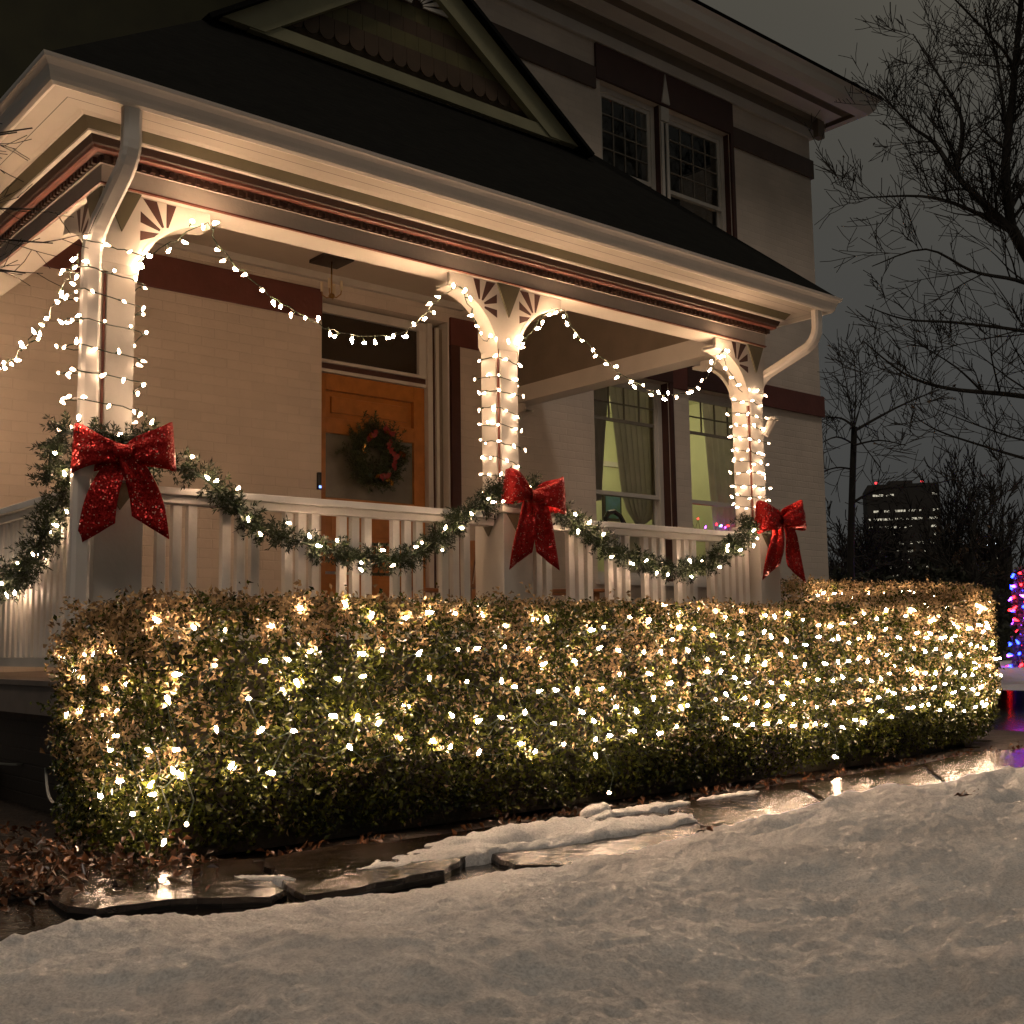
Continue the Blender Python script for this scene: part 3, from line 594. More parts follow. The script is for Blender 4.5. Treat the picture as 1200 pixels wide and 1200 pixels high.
# roof: front face, hips
T = .9; ze = 3.257; e0 = .425; run = D+e0
s = MB(); zr = ze+T*run; A = (X0-e0, -e0, ze); B = (X1+e0, -e0, ze); Cc = (X1+e0-run*.92, D, zr); Dd = (X0-e0+run, D, zr)
s.quad(A, B, Cc, Dd); s.poly([A, Dd, (X0-e0, D, ze)]); s.poly([B, (X1+e0, D, ze), Cc]); s.build('porch_roof', M['roof'], house)
# gable on the porch roof
GY = .93; gz = 4.50; gx0, gx1 = 1.0, 3.98; gxm = (gx0+gx1)/2; gh = .68*(gx1-gxm); gza = gz+gh
s = MB()
s.quad((gx0-.1, GY-.12, gz-.045), (gxm, GY-.12, gza+.045), (gxm, D-.01, gza+.045), (gx0-.1, D-.01, gz-.045)); s.quad((gxm, GY-.12, gza+.045), (gx1+.1, GY-.12, gz-.045), (gx1+.1, D-.01, gz-.045), (gxm, D-.01, gza+.045))
s.build('gable_roof', M['roof'], house, solid=.03)
s = MB(); s.prism([(gx0+.1, GY+.06, gz), (gx1-.1, GY+.06, gz), (gxm, GY+.06, gza-.05)], (0, .03, 0)); s.build('gable_wall', M['taupe'], house)
sl_ = (gza-gz)/(gxm-gx0); rw = .17
for sg in (1, -1):
    s = MB(); a = gx0 if sg == 1 else gx1
    s.prism([(a, GY-.06, gz), (gxm, GY-.06, gza), (gxm, GY-.06, gza-rw*1.2), (a+sg*rw*1.2/sl_, GY-.06, gz)], (0, .06, 0)); s.build('rake_board', M['rake'], house)
s = MB(); s.box(gx0+.2, gx1-.2, GY-.05, GY, gz-.01, gz+.075); s.build('gable_sill', M['rake'], house)
SH1 = mat('fishscale_olive', (.11, .095, .035), .6, var=.15); SH2 = mat('fishscale_red', (.075, .045, .024), .6, var=.15)
rows_ = 6
for r_i in range(rows_):
    z1 = gz+.30+r_i*.11; s = MB(); half = (gza-z1+.13)/sl_-.24
    n = int(2*half/.115)
    if half < .2: continue
    for k in range(n):
        xc = gxm-half+.0575+(k)*.115+(.0575 if r_i % 2 else 0)
        if xc > gxm+half: break
        pts = [(xc-.056, GY+.05-.0, z1)]+[(xc+.056*math.cos(a), GY+.05, z1-.10-.056*math.sin(a)) for a in [math.pi*(1-q/8) for q in range(9)]]+[(xc+.056, GY+.05, z1)]
        yo = -.012-.006*(rows_-r_i)
        s.prism([(p[0], GY+.05+yo, p[2]) for p in pts], (0, .010, 0))
    s.build('fishscale_row', SH2 if r_i % 2 == 0 else SH1, house)
s = MB(); zc = gz+.62
for k in range(11):
    a0 = math.pi*(k+.12)/11; a1 = math.pi*(k+.72)/11
    s.prism([(gxm+.05*math.cos(a0), GY-.02, zc+.05*math.sin(a0)), (gxm+.30*math.cos(a0), GY-.02, zc+.30*math.sin(a0)), (gxm+.30*math.cos(a1), GY-.02, zc+.30*math.sin(a1)), (gxm+.05*math.cos(a1), GY-.02, zc+.05*math.sin(a1))], (0, .012, 0))
s.build('gable_sunburst', M['white'], house)

# columns with pedestals
def post(cx0, cy0, w=.158, wy=.158, label=None):
    x0, x1, y0, y1 = cx0, cx0+w, cy0, cy0+wy; g_ = .022
    s = MB(); s.box(x0+g_, x1, y0, y1-.0, 1.56, 2.50); s.box(x0, x0+g_-.001, y0+g_, y1, 1.56, 2.50)
    s.box(x0-.012, x1+.012, y0-.012, y1+.012, 2.54, 2.902)
    n = len(s.v)
    s.v += [(x0, y0, 2.50), (x1, y0, 2.50), (x1, y1, 2.50), (x0, y1, 2.50), (x0-.012, y0-.012, 2.54), (x1+.012, y0-.012, 2.54), (x1+.012, y1+.012, 2.54), (x0-.012, y1+.012, 2.54)]
    for f in ((0,1,5,4),(1,2,6,5),(2,3,7,6),(3,0,4,7)): s.f.append(tuple(n+i for i in f))
    col = s.build('porch_post', M['white'], house, bevel=.003)
    s = MB(); s.box(x0+.010, x0+g_-.002, y0+.010, y0+g_-.002, 1.56, 2.53); part(s, 'corner_groove', M['maroon'], col)
    s = MB(); xm = (x0+x1)/2; ym = (y0+y1)/2; h = w/2+.012
    s.prism([(xm-h, y0-.024, 2.90), (xm+h, y0-.024, 2.90), (xm, y0-.024, 2.70)], (0, .011, 0)); s.prism([(x0-.024, ym-h, 2.90), (x0-.024, ym+h, 2.90), (x0-.024, ym, 2.70)], (.011, 0, 0))
    part(s, 'pendant_ornament', M['olive'], col)
    px0, px1, py0, py1 = x0-.04, x1+.028, y0-.08, y1+.03
    s = MB(); s.box(px0, px1, py0, py1, .60, 1.50); s.box(px0-.012, px1+.012, py0-.012, py1+.012, .60, .70)
    part(s, 'pedestal', M['white'], col, bevel=.004)
    s = MB(); s.box(px0-.02, px1+.02, py0-.02, py1+.02, 1.50, 1.535); s.box(px0+.01, px1-.01, py0+.01, py1-.01, 1.535, 1.56); part(s, 'pedestal_cap', M['white'], col, bevel=.004)
    s = MB(); pm = (px0+px1)/2; qm = (py0+py1)/2
    s.prism([(pm-.09, py0-.010, 1.495), (pm+.09, py0-.010, 1.495), (pm, py0-.010, 1.37)], (0, .008, 0)); s.prism([(px0-.010, qm-.09, 1.495), (px0-.010, qm+.09, 1.495), (px0-.010, qm, 1.37)], (.008, 0, 0))
    part(s, 'pendant_ornament', M['olive'], col); return col
posts = [post(k*S, 0.0) for k in range(3)]
def bracket(o, ux, post_, depth=.12, a=.37, b=.375, pk=-.045):
    """quarter arch spandrel: o=(x,y) corner at post face, ux=unit vector away from the post; z 2.47..2.90"""
    o = Vector((o[0], o[1], 0)); ux = Vector(ux); uy = Vector((-ux.y, ux.x, 0)); zt = 2.90; z0 = 2.445
    def P_(h, z, k=0.0): q = o+ux*h+uy*k; return (q.x, q.y, z)
    arc = [(a-a*math.cos(t_), z0+b*math.sin(t_)) for t_ in [math.pi/2*i/14 for i in range(15)]]
    s = MB(); n = len(arc)
    # spandrel panel (thin, set in the middle of the depth)
    for i in range(n-1):
        (h0, za), (h1, zb) = arc[i], arc[i+1]
        for k, fl in ((pk-.012, 0), (pk+.012, 1)):
            s.quad(P_(h0, za, k), P_(h1, zb, k), P_(h1, zt, k), P_(h0, zt, k))
    br = part(s, 'arch_bracket', M['white'], post_)
    s = MB()
    th = .022                                  # arch rib
    for i in range(n-1):
        (h0, za), (h1, zb) = arc[i], arc[i+1]; t0_ = math.pi/2*i/14; t1_ = math.pi/2*(i+1)/14
        g0 = (a-(a+th)*math.cos(t0_), z0+(b+th)*math.sin(t0_)); g1 = (a-(a+th)*math.cos(t1_), z0+(b+th)*math.sin(t1_)); g0 = (max(g0[0], 0.0), g0[1]); g1 = (max(g1[0], 0), g1[1])
        d_ = depth/2
        s.quad(P_(h0, za, -d_), P_(h1, zb, -d_), P_(h1, zb, d_), P_(h0, za, d_)); s.quad(P_(g0[0], g0[1], -d_), P_(g0[0], g0[1], d_), P_(g1[0], g1[1], d_), P_(g1[0], g1[1], -d_))
        s.quad(P_(h0, za, -d_), P_(g0[0], g0[1], -d_), P_(g1[0], g1[1], -d_), P_(h1, zb, -d_)); s.quad(P_(h0, za, d_), P_(h1, zb, d_), P_(g1[0], g1[1], d_), P_(g0[0], g0[1], d_))
    part(s, 'arch_rib', M['white'], post_)
    s = MB(); hc, zc_ = a-a*math.cos(R(52)), z0+b*math.sin(R(52)); 
    corner = (.012, zt-.006)
    def hit(an):
        dx, dz = math.cos(an), math.sin(an); best = 9
        if dx < -1e-6: best = min(best, (.012-hc)/dx)
        if dz > 1e-6: best = min(best, (zt-.006-zc_)/dz)
        return (hc+dx*best, zc_+dz*best)
    for (a0, a1) in ((72, 90), (108, 128), (146, 166), (184, 204)):
        i0 = .035; c0, c1 = hit(R(a0)), hit(R(a1)); pts = [(hc+i0*math.cos(R(a0)), zc_+i0*math.sin(R(a0))), c0]
        ca = math.degrees(math.atan2(corner[1]-zc_, corner[0]-hc))
        if a0 < ca < a1: pts.append(corner)
        pts += [c1, (hc+i0*math.cos(R(a1)), zc_+i0*math.sin(R(a1)))]
        kk = pk+(-.014 if pk < 0 else .014); s.poly([P_(p[0], p[1], kk) for p in pts])
    part(s, 'sunburst_stripes', M['red'], post_)
W = .158+.012
bracket((W-.006, .06), (1, 0, 0), posts[0]); bracket((.06, W), (0, 1, 0), posts[0], pk=.045)
bracket((S+.0, .055), (-1, 0, 0), posts[1], pk=.057); bracket((S+W-.006, .06), (1, 0, 0), posts[1])
bracket((2*S+.0, .055), (-1, 0, 0), posts[2], pk=.057); bracket((2*S+.08, W), (0, 1, 0), posts[2])
s = MB(); s.box(2*S-.02, 2*S+.16, D-.10, D-.004, .6, 2.90); wp = s.build('wall_post', M['white'], house); bracket((2*S+.08, D-.10), (0, -1, 0), wp)
s = MB(); s.box(0, .16, D-.10, D-.004, .6, 2.90); s.build('wall_post', M['white'], house)
# railings
def railing(x0, x1, groups, axis='x', off=.02):
    s = MB()
    if axis == 'x': s.box(x0, x1, -.045, .075, 1.465, 1.50); s.box(x0, x1, -.02, .05, 1.425, 1.463)
    else: s.box(-.045, .075, x0, x1, 1.465, 1.50); s.box(-.02, .05, x0, x1, 1.425, 1.463)
    rl_ = s.build('railing', M['railwhite'], house, bevel=.004)
    s = MB()
    if axis == 'x': s.box(x0, x1, -.02, .05, .66, .705)
    else: s.box(-.02, .05, x0, x1, .66, .705)
    part(s, 'bottom_rail', M['white'], rl_)
    proto = None
    for c in groups:
        s = MB()
        if proto is None:
            s.box(-.0235, .0235, -.018, .018, .706, 1.424); proto = s.build('baluster', M['railwhite'], None, bevel=.003); b_ = proto
        else: b_ = proto.copy(); COL.objects.link(b_)
        b_.parent = rl_; b_.matrix_parent_inverse = Matrix()
        b_.location = (c, .015, 0) if axis == 'x' else (.015, c, 0)
        if axis != 'x': b_.rotation_euler = (0, 0, math.pi/2)
    return rl_
def grp(starts, w=.205): return [a+.024+i*(w-.048)/2 for a in starts for i in range(3)]
railing(.20, 2.34, grp([.285, .62, .965, 1.29, 1.63, 1.965]))
railing(2.60, 4.74, grp([2.60, 2.95, 3.29, 3.625, 3.95, 4.29, 4.52]))
railing(.20, D-.1, [.26+i*.085 for i in range(31)], axis='y')
# downspouts
def spout(pts, w=.085, d=.06, ribs=()):
    s = MB(); P_ = [Vector(p) for p in pts]; n0 = None; X_ = None; n = len(s.v)
    for i, p in enumerate(P_):
        t_ = (P_[min(i+1, len(P_)-1)]-P_[max(i-1, 0)]).normalized(); u = Vector((1, 0, 0)); u = (u-t_*u.dot(t_)).normalized() if abs(t_.x) < .95 else Vector((0, 1, 0)); v = t_.cross(u)
        k = 1.0 if i % 2 == 0 or i in ribs else .96
        s.v += [tuple(p+u*w/2*a*k+v*d/2*b*k) for a, b in ((-1,-.6),(-.6,-1),(-.2,-1),(-.1,-.85),(.1,-.85),(.2,-1),(.6,-1),(1,-.6),(1,.6),(.6,1),(-.6,1),(-1,.6))]
    m_ = 12
    for i in range(len(P_)-1):
        for k in range(m_): a = i*m_+k; b = i*m_+(k+1) % m_; s.f.append((a, b, b+m_, a+m_))
    return s
def elbow(p0, p1, p2, n=8):
    p0, p1, p2 = Vector(p0), Vector(p1), Vector(p2); return [tuple((1-t_)**2*p0+2*t_*(1-t_)*p1+t_*t_*p2) for t_ in [i/n for i in range(n+1)]]
pts = [(-.02, -.35, 3.16), (-.02, -.35, 3.06)]+elbow((-.02, -.35, 3.00), (-.02, -.35, 2.93), (-.03, -.30, 2.87))+elbow((-.06, -.15, 2.71), (-.075, -.07, 2.63), (-.075, -.055, 2.54), 10)+[(-.075, -.055, z) for z in (2.4, 2.1, 1.8, 1.62)]+[(-.115, -.11, 1.50), (-.115, -.11, 1.2), (-.115, -.11, .8), (-.115, -.11, .05)]
dsp = spout(pts).build('downspout', M['gutter'], house); dsp['label'] = 'pale downspout wound with lights on the near left post'
pts = [(5.20, -.34, 3.16), (5.20, -.34, 3.08)]+elbow((5.20, -.34, 3.05), (5.20, -.34, 2.93), (5.15, -.27, 2.87))+elbow((5.03, -.02, 2.72), (4.985, .06, 2.66), (4.985, .07, 2.54), 8)+[(4.985, .07, z) for z in (2.4, 2.1, 1.6, 1.2, .1)]
dsp = spout(pts).build('downspout', M['gutter'], house); dsp['label'] = 'curved downspout at the far right end of the porch gutter'
s = MB(); s.tube([(4.955, -.01, 2.24), (4.99, -.06, 2.35)], .028, 10); s.lathe((4.995, -.065, 2.35), [(.0, .0), (.04, .0), (.04, .02), (0, .02)], 12); s.build('camera_mount', M['white'], house)
# porch lantern by the door
lx, ly, lz = 2.86, 2.62, 3.855
lan = thing('porch_lantern', 'small brass candle lantern hanging from the porch ceiling before the door', 'lantern', (lx, ly, lz))
s = MB(); s.box(lx-.13, lx+.13, ly-.13, ly+.13, lz-.03, lz-.001); s.build('ceiling_plate', M['darkwood'], lan)
s = MB(); s.tube([(lx, ly, lz-.03), (lx, ly, lz-.30)], .007); s.lathe((lx, ly, lz-.33), [(0, 0), (.02, .005), (.028, .02), (.02, .035), (0, .04)], 12)
for k in range(4):
    a = math.pi/4+k*math.pi/2; c_, s_ = math.cos(a), math.sin(a); s.tube([(lx, ly, lz-.31), (lx+.04*c_, ly+.04*s_, lz-.325), (lx+.075*c_, ly+.075*s_, lz-.30), (lx+.08*c_, ly+.08*s_, lz-.27)], .005)
s.build('stem', M['brass'], lan, smooth=True)
for k in range(4):
    a = math.pi/4+k*math.pi/2; MB().tube([(lx+.08*math.cos(a), ly+.08*math.sin(a), lz-.27), (lx+.08*math.cos(a), ly+.08*math.sin(a), lz-.19)], .012, 8).build('candle', M['candle'], lan)
# porch chairs
def porch_chair(x, y, rot, label):
    t_ = thing('porch_chair', label, 'chair', (x, y, .6), 'wooden chairs on the porch'); t_.rotation_euler = (0, 0, rot)
    def b_(name, *bx):
        s = MB()
        for q in bx: s.box(*q)
        o = s.build(name, M['chairwood'], None, bevel=.004); o.parent = t_; return o
    b_('seat', (-.26, .26, -.25, .28, .34, .37))
    s = MB()
    for k in range(5): s.obox((-.2+k*.1, .36, .62), Vector((1, 0, 0)), Vector((0, 1, .28)).normalized(), Vector((0, -.28, 1)).normalized()*1 if False else Vector((0, .28, 1)).normalized(), .042, .01, .30)
    o = s.build('backrest', M['chairwood'], None); o.parent = t_
    for q in ((-.28, -.23, -.26, -.20, 0, .52), (.23, .28, -.26, -.20, 0, .52), (-.28, -.23, .25, .31, 0, .52), (.23, .28, .25, .31, 0, .52)): b_('leg', q)
    for q in ((-.31, -.20, -.30, .34, .52, .545), (.20, .31, -.30, .34, .52, .545)): b_('armrest', q)
    return t_
porch_chair(3.05, 1.3, R(-70), 'wooden porch chair seen through the balusters in front of the orange door')
porch_chair(4.25, 1.5, R(60), 'wooden porch chair seen through the balusters right of the middle post')

# ------------------------------------------------------------------ bulbs and strings
def bulb_mesh(name, m, r=.0105):
    s = MB(); s.lathe((0, 0, -r*1.3), [(0, 0), (r*.62, r*.2), (r*.85, r*.9), (r*.75, r*1.6), (r*.25, r*3.0), (0, r*3.3)], 5)
    me = bpy.data.meshes.new(name); me.from_pydata(s.v, [], s.f); me.materials.append(m); return me
def bulb_set(name, col, st, r_):
    return [bulb_mesh(name, bulb_mat(name+'_glow', col, st*k), r_*q) for k, q in ((1.0, 1.0), (.45, .92), (1.5, 1.05), (1.0, .9))]
BM = bulb_set('bulb', (1, .62, .36), 235, .0105); GM = bulb_set('garland_bulb', (1, .65, .41), 110, .0092); PM = bulb_set('post_bulb', (1, .65, .41), 33, .0095); HM = bulb_set('net_bulb', (1, .66, .42), 185, .0094)
CM = [bulb_mesh('coloured_bulb', M[k], .02) for k in ('b_red', 'b_blue', 'b_green', 'b_purple', 'b_amber')]
def put_bulbs(parent, pts, me, limit=100):
    for i, p in enumerate(pts[:limit]):
        o = bpy.data.objects.new('bulb', me if not isinstance(me, list) else me[random.randrange(len(me))]); COL.objects.link(o)
        o.parent = parent; o.matrix_parent_inverse = Matrix.Translation(-parent.location); o.location = p
        o.rotation_euler = (random.uniform(0, 6.28), random.uniform(0, 3.14), random.uniform(0, 6.28))
    if len(pts) > limit:
        s = MB()
        for p in pts[limit:]: s.lathe((p[0], p[1], p[2]), [(0, 0), (.009, .006), (.0105, .012), (.008, .02), (0, .026)], 6)
        o = s.build('bulbs', M['bulb'], parent); o['kind'] = 'stuff'
def resample(pts, step):
    pts = [Vector(p) for p in pts]; out = [pts[0]]; acc = 0
    for a, b in zip(pts, pts[1:]):
        L = (b-a).length; d = step-acc
        while d <= L: out.append(a.lerp(b, d/L)); d += step
        acc = L-(d-step)
    return out
def smooth_path(ctrl, n=8):
    P_ = [Vector(p) for p in ctrl]; out = []
    for i in range(len(P_)-1):
        p0, p1, p2, p3 = P_[max(i-1, 0)], P_[i], P_[i+1], P_[min(i+2, len(P_)-1)]
        for k in range(n):
            t_ = k/n; out.append(.5*((2*p1)+(p2-p0)*t_+(2*p0-5*p1+4*p2-p3)*t_*t_+(3*p1-p0-3*p2+p3)*t_**3))
    out.append(P_[-1]); return out
def string(label, ctrl, spacing, hang=.03, jit=.006, me=None, group=None, smooth=True, outward=None, name='light_string', jitb=.012, ud=.4):
    path = smooth_path(ctrl) if smooth else [Vector(p) for p in ctrl]
    path = resample(path, .02); path = [p+Vector((random.gauss(0, jit), random.gauss(0, jit), random.gauss(0, jit))) for p in path]
    t_ = thing(name, label, 'string lights', tuple(path[0]), group); s = MB(); s.tube([p for p in path[::2]]+[path[-1]], .0028, 4)
    bl = []
    for p in resample(path, spacing):
        q = p+Vector((random.gauss(0, 1), random.gauss(0, 1), random.gauss(-ud, 1))).normalized()*random.uniform(.4, 1)*hang
        if outward: q = q+outward(p)*jitb
        s.tube([p, p.lerp(q, .8)], .004, 4); bl.append(tuple(q))
    s.build('wire', M['wire'], t_); put_bulbs(t_, bl, me or BM); return t_
def wrap(x0, x1, y0, y1, z0, z1, pitch, label, spacing=.085):
    """wire wound round a square post"""
    g_ = .008; c = [(x0-g_, y0-g_), (x1+g_, y0-g_), (x1+g_, y1+g_), (x0-g_, y1+g_)]; pts = []; z = z1; i = 0
    dz = pitch/4
    while z > z0:
        a = c[i % 4]; pts.append((a[0], a[1], z+random.uniform(-.012, .012))); z -= dz*random.uniform(.75, 1.25); i += 1
    cx, cy = (x0+x1)/2, (y0+y1)/2
    return string(label, pts, spacing, hang=.02, jit=.003, me=PM, smooth=False, group='lights wound round the porch posts', outward=lambda p: Vector((p.x-cx, p.y-cy, 0)).normalized()*1.4, ud=.2)
wrap(-.125, .158, -.09, .158, 1.66, 2.60, .13, 'string lights wound round the near left post and its downspout', .11)
wrap(S, S+.158, 0, .158, 1.62, 2.55, .105, 'string lights wound round the middle porch post', .098)
wrap(2*S, 2*S+.158, 0, .158, 1.66, 2.56, .085, 'string lights wound closely round the far right porch post', .085)
y = -.05
string('light swag hung across the left porch bay in front of the door', [(.16, -.05, 2.56), (.30, -.10, 2.68), (.47, -.12, 2.80), (.52, -.08, 2.74), (.66, y, 2.64), (.9, y, 2.50), (1.12, y, 2.43), (1.30, y, 2.40), (1.55, y, 2.43), (1.75, y, 2.52), (1.9, y, 2.68), (2.04, -.09, 2.79), (2.10, -.08, 2.72), (2.19, y, 2.62), (2.28, y, 2.50)], .085, hang=.045, group='light swags under the porch beam')
string('light swag hung across the right porch bay before the windows', [(S+.17, -.03, 2.53), (2.66, y, 2.68), (2.76, y, 2.78), (2.88, -.09, 2.79), (2.98, y, 2.71), (3.15, y, 2.60), (3.4, y, 2.48), (3.77, y, 2.40), (4.05, y, 2.44), (4.25, y, 2.56), (4.40, -.09, 2.78), (4.46, y, 2.74), (4.56, y, 2.62), (4.66, y, 2.5)], .09, hang=.035, group='light swags under the porch beam')
string('light swag on the left side of the porch, cut by the photo edge', [(-.03, .05, 2.66), (-.03, .14, 2.72), (-.03, .22, 2.62), (-.03, .45, 2.52), (-.03, .6, 2.44), (-.03, .85, 2.36), (-.03, 1.2, 2.31), (-.03, 1.6, 2.33), (-.03, 2.1, 2.5), (-.03, 2.5, 2.8)], .085, hang=.05, group='light swags under the porch beam')

# ------------------------------------------------------------------ garlands
def garland(label, ctrl, rad=.07, nb=20, dens=1400, sprigs=True):
    path = resample(smooth_path(ctrl, 12), .012); t_ = thing('garland', label, 'garland', tuple(path[0]), 'fir garlands on the porch railing')
    L = .012*len(path); n = int(dens*L); V = []
    idx = rng.integers(0, len(path)-1, int(L*210)); ndl = []
    for i in idx:                                    # each sprig is a short twig bristling with needles
        p = np.array(path[i]); t0_ = np.array((path[min(i+1, len(path)-1)]-path[max(i-1, 0)]).normalized())
        d_ = rng.normal(size=3); d_ -= t0_*d_.dot(t0_)*.6; d_ /= np.linalg.norm(d_); ln = rad*rng.uniform(.6, 1.45)
        for k in range(34):
            f = rng.uniform(.05, 1); c = p+d_*ln*f; nd = d_*.7+rng.normal(size=3)*.75; nd /= np.linalg.norm(nd); sd = np.cross(nd, rng.normal(size=3)); sd /= np.linalg.norm(sd)
            l_ = rng.uniform(.018, .034); w_ = .0030; ndl.append([c, c+nd*l_*.5+sd*w_, c+nd*l_, c+nd*l_*.5-sd*w_])
    leaf_obj('fir_sprigs', np.array(ndl), M['needle'], t_)
    s = MB(); s.tube(path[::4], rad*.12, 6); s.build('stem', M['wire'], t_)
    bl = []
    for i in range(nb):
        p = path[int((i+random.uniform(.2, .8))/nb*(len(path)-1))]; a = random.uniform(0, 6.28); bl.append((p.x+random.uniform(-.05, .05), p.y-rad*random.uniform(.6, 1.1), p.z+random.uniform(-.075, .06)))
    put_bulbs(t_, bl, GM); return t_
gy = -.085
garland('fir garland with lights draped along the left stretch of railing', [(.16, -.15, 1.63), (.30, gy, 1.60), (.48, gy, 1.55), (.60, gy, 1.46), (.74, gy, 1.35), (.95, gy, 1.28), (1.2, gy, 1.23), (1.45, gy, 1.20), (1.68, gy, 1.22), (1.85, gy, 1.30), (2.0, gy, 1.42), (2.14, -.12, 1.54), (2.27, -.15, 1.62)], nb=24)
garland('fir garland with lights draped along the right stretch of railing', [(2.70, -.12, 1.56), (2.86, gy, 1.50), (3.05, gy, 1.42), (3.2, gy, 1.34), (3.4, gy, 1.28), (3.62, gy, 1.23), (3.88, gy, 1.21), (4.1, gy, 1.24), (4.3, gy, 1.32), (4.5, gy, 1.42), (4.66, -.12, 1.54)], nb=20)
garland('fir garland on the left side railing, cut by the photo edge', [(-.14, .0, 1.58), (-.09, .14, 1.50), (-.08, .32, 1.38), (-.08, .55, 1.22), (-.08, .85, 1.12), (-.08, 1.2, 1.08), (-.08, 1.6, 1.12), (-.08, 2.1, 1.3)], nb=20, rad=.085)
garland('clump of fir garland wound round the near left post behind the bow', [(-.20, .03, 1.50), (-.22, -.02, 1.60), (-.20, -.08, 1.70), (-.05, -.15, 1.68), (.06, -.14, 1.66), (.17, -.12, 1.72), (.21, -.05, 1.60)], nb=3, rad=.075)
garland('clump of fir garland wound round the middle post behind the bow', [(2.26, .0, 1.52), (2.28, -.11, 1.60), (2.36, -.14, 1.66), (2.46, -.13, 1.60), (2.58, -.12, 1.66), (2.66, -.04, 1.56)], nb=4, rad=.075)
garland('clump of fir garland wound round the far right post behind the bow', [(4.66, .0, 1.58), (4.68, -.10, 1.52), (4.78, -.13, 1.58), (4.9, -.12, 1.56)], nb=4, rad=.07)

# ------------------------------------------------------------------ bows
def bow(loc, rotz, sc, label, squash=1.0, seed=0):
    t_ = thing('bow', label, 'bow', loc, 'red glitter bows on the porch posts'); t_.rotation_euler = (0, 0, rotz); t_.scale = (sc, sc, sc); r_ = random.Random(seed)
    def add(s, name, solid=.004):
        s2 = s; me = bpy.data.meshes.new(name); me.from_pydata(s2.v, [], s2.f); me.materials.append(M['glitter']); o = bpy.data.objects.new(name, me); COL.objects.link(o); o.parent = t_
        me.polygons.foreach_set('use_smooth', [True]*len(me.polygons))
        if solid: md = o.modifiers.new('solid', 'SOLIDIFY'); md.thickness = solid
        return o
    for sg in (-1, 1):                              # loop: ribbon leaving the knot in front, folding round the outer tip and returning behind
        s = MB(); n = 28; m_ = 8; tilt = R((14 if sg > 0 else 11)+r_.uniform(-9, 9))*squash; wob = r_.uniform(0, 6); lsc = r_.uniform(.9, 1.08)
        for i in range(n+1):
            u = i/n; a = u*2*math.pi
            reach = .105*(1-math.cos(a)); depth = -.05*math.sin(a)*(1-.35*math.cos(a))*1.1; reach *= lsc; k = reach/.21
            hw = .026+.078*k**.8
            for j in range(m_+1):
                q = (j/m_-.5)*2; x_ = reach; z_ = hw*q; bow_ = -.012*(1-q*q)*math.sin(a)
                xx = (x_*math.cos(tilt)-z_*math.sin(tilt)*.55); zz = (x_*math.sin(tilt)+z_*math.cos(tilt))
                s.v.append((sg*xx, depth+bow_-.01+.007*math.sin(q*8+wob)*(1-k*.6), zz+.006*math.sin(3*a+q*2+wob)))
        for i in range(n):
            for j in range(m_): a = i*(m_+1)+j; s.f.append((a, a+1, a+m_+2, a+m_+1))
        add(s, 'loop')
    for sg in (-1, 1):
        s = MB(); n = 16; m_ = 10; L = .275*r_.uniform(.92, 1.1); spl = r_.uniform(.75, 1.25); wob = r_.uniform(0, 6)
        for i in range(n+1):
            f = i/n; cx = sg*(.016+.082*f*spl+.010*math.sin(f*3)); cz = -.01-L*f; hw = .041+.038*f; dy = -.028-.02*math.sin(f*4.5+sg)
            for j in range(m_+1):
                q = (j/m_-.5)*2; ex = -(.055 if i == n else 0)*0
                zc_ = cz - (f**6)*(.06*(1-q*sg*-1)/1.0) if True else cz
                s.v.append((cx+hw*q, dy+.008*(1-q*q)+.006*math.sin(q*6+wob)*(1-.6*f), zc_+.01*q*sg))
        for i in range(n):
            for j in range(m_): a = i*(m_+1)+j; s.f.append((a, a+1, a+m_+2, a+m_+1))
        add(s, 'tail')
    s = MB(); n = 14; m_ = 8                         # knot: short barrel
    for i in range(n+1):
        a = 2*math.pi*i/n
        for j in range(m_+1): q = (j/m_-.5)*2; rr = .030+.006*q*q; s.v.append((.040*q, -.045+rr*math.cos(a)*.9, rr*math.sin(a)+.004))
    for i in range(n):
        for j in range(m_): a = i*(m_+1)+j; s.f.append((a, a+1, a+m_+2, a+m_+1))
    add(s, 'knot', 0); return t_
bow((.045, -.20, 1.610), R(-28), 1.03, 'red glitter bow on the near left post, the largest in view', seed=1)
bow((2.485, -.18, 1.585), R(-5), 1.05, 'red glitter bow on the middle post, its right loop swung out', seed=2)
bow((4.88, -.17, 1.575), R(-8), 1.12, 'red glitter bow on the far right post against the purple lit wall', seed=3)

# ------------------------------------------------------------------ wreath
wx, wy, wz = 3.545, DY-.12, 2.365
wr = thing('wreath', 'round fir wreath with red ribbon and gold leaves hanging on the orange door', 'wreath', (wx, wy, wz))
ndl = []
for i in range(420):
    a = rng.uniform(0, 6.283); rr = .19+rng.normal(0, .045); p = np.array([wx+rr*math.cos(a), wy+rng.normal(0, .02), wz+rr*math.sin(a)])
    tang = np.array([-math.sin(a), 0, math.cos(a)]); rad_ = np.array([math.cos(a), 0, math.sin(a)])
    d_ = tang*rng.choice([-1, 1])*.6+rad_*rng.normal(.25, .8)+np.array([0, -abs(rng.normal(0, .5)), 0]); d_ /= np.linalg.norm(d_)
    for k in range(40):
        f = rng.uniform(0, 1); c = p+d_*.10*f; nd = d_*.7+rng.normal(size=3)*.7; nd /= np.linalg.norm(nd); sd = np.cross(nd, rng.normal(size=3)); sd /= np.linalg.norm(sd)
        l_ = rng.uniform(.02, .04); ndl.append([c, c+nd*l_*.5+sd*.003, c+nd*l_, c+nd*l_*.5-sd*.003])
leaf_obj('fir_needles', np.array(ndl), mat('wreath_needles', (.022, .045, .014), .5, island=.5, col2=(.08, .10, .04)), wr)
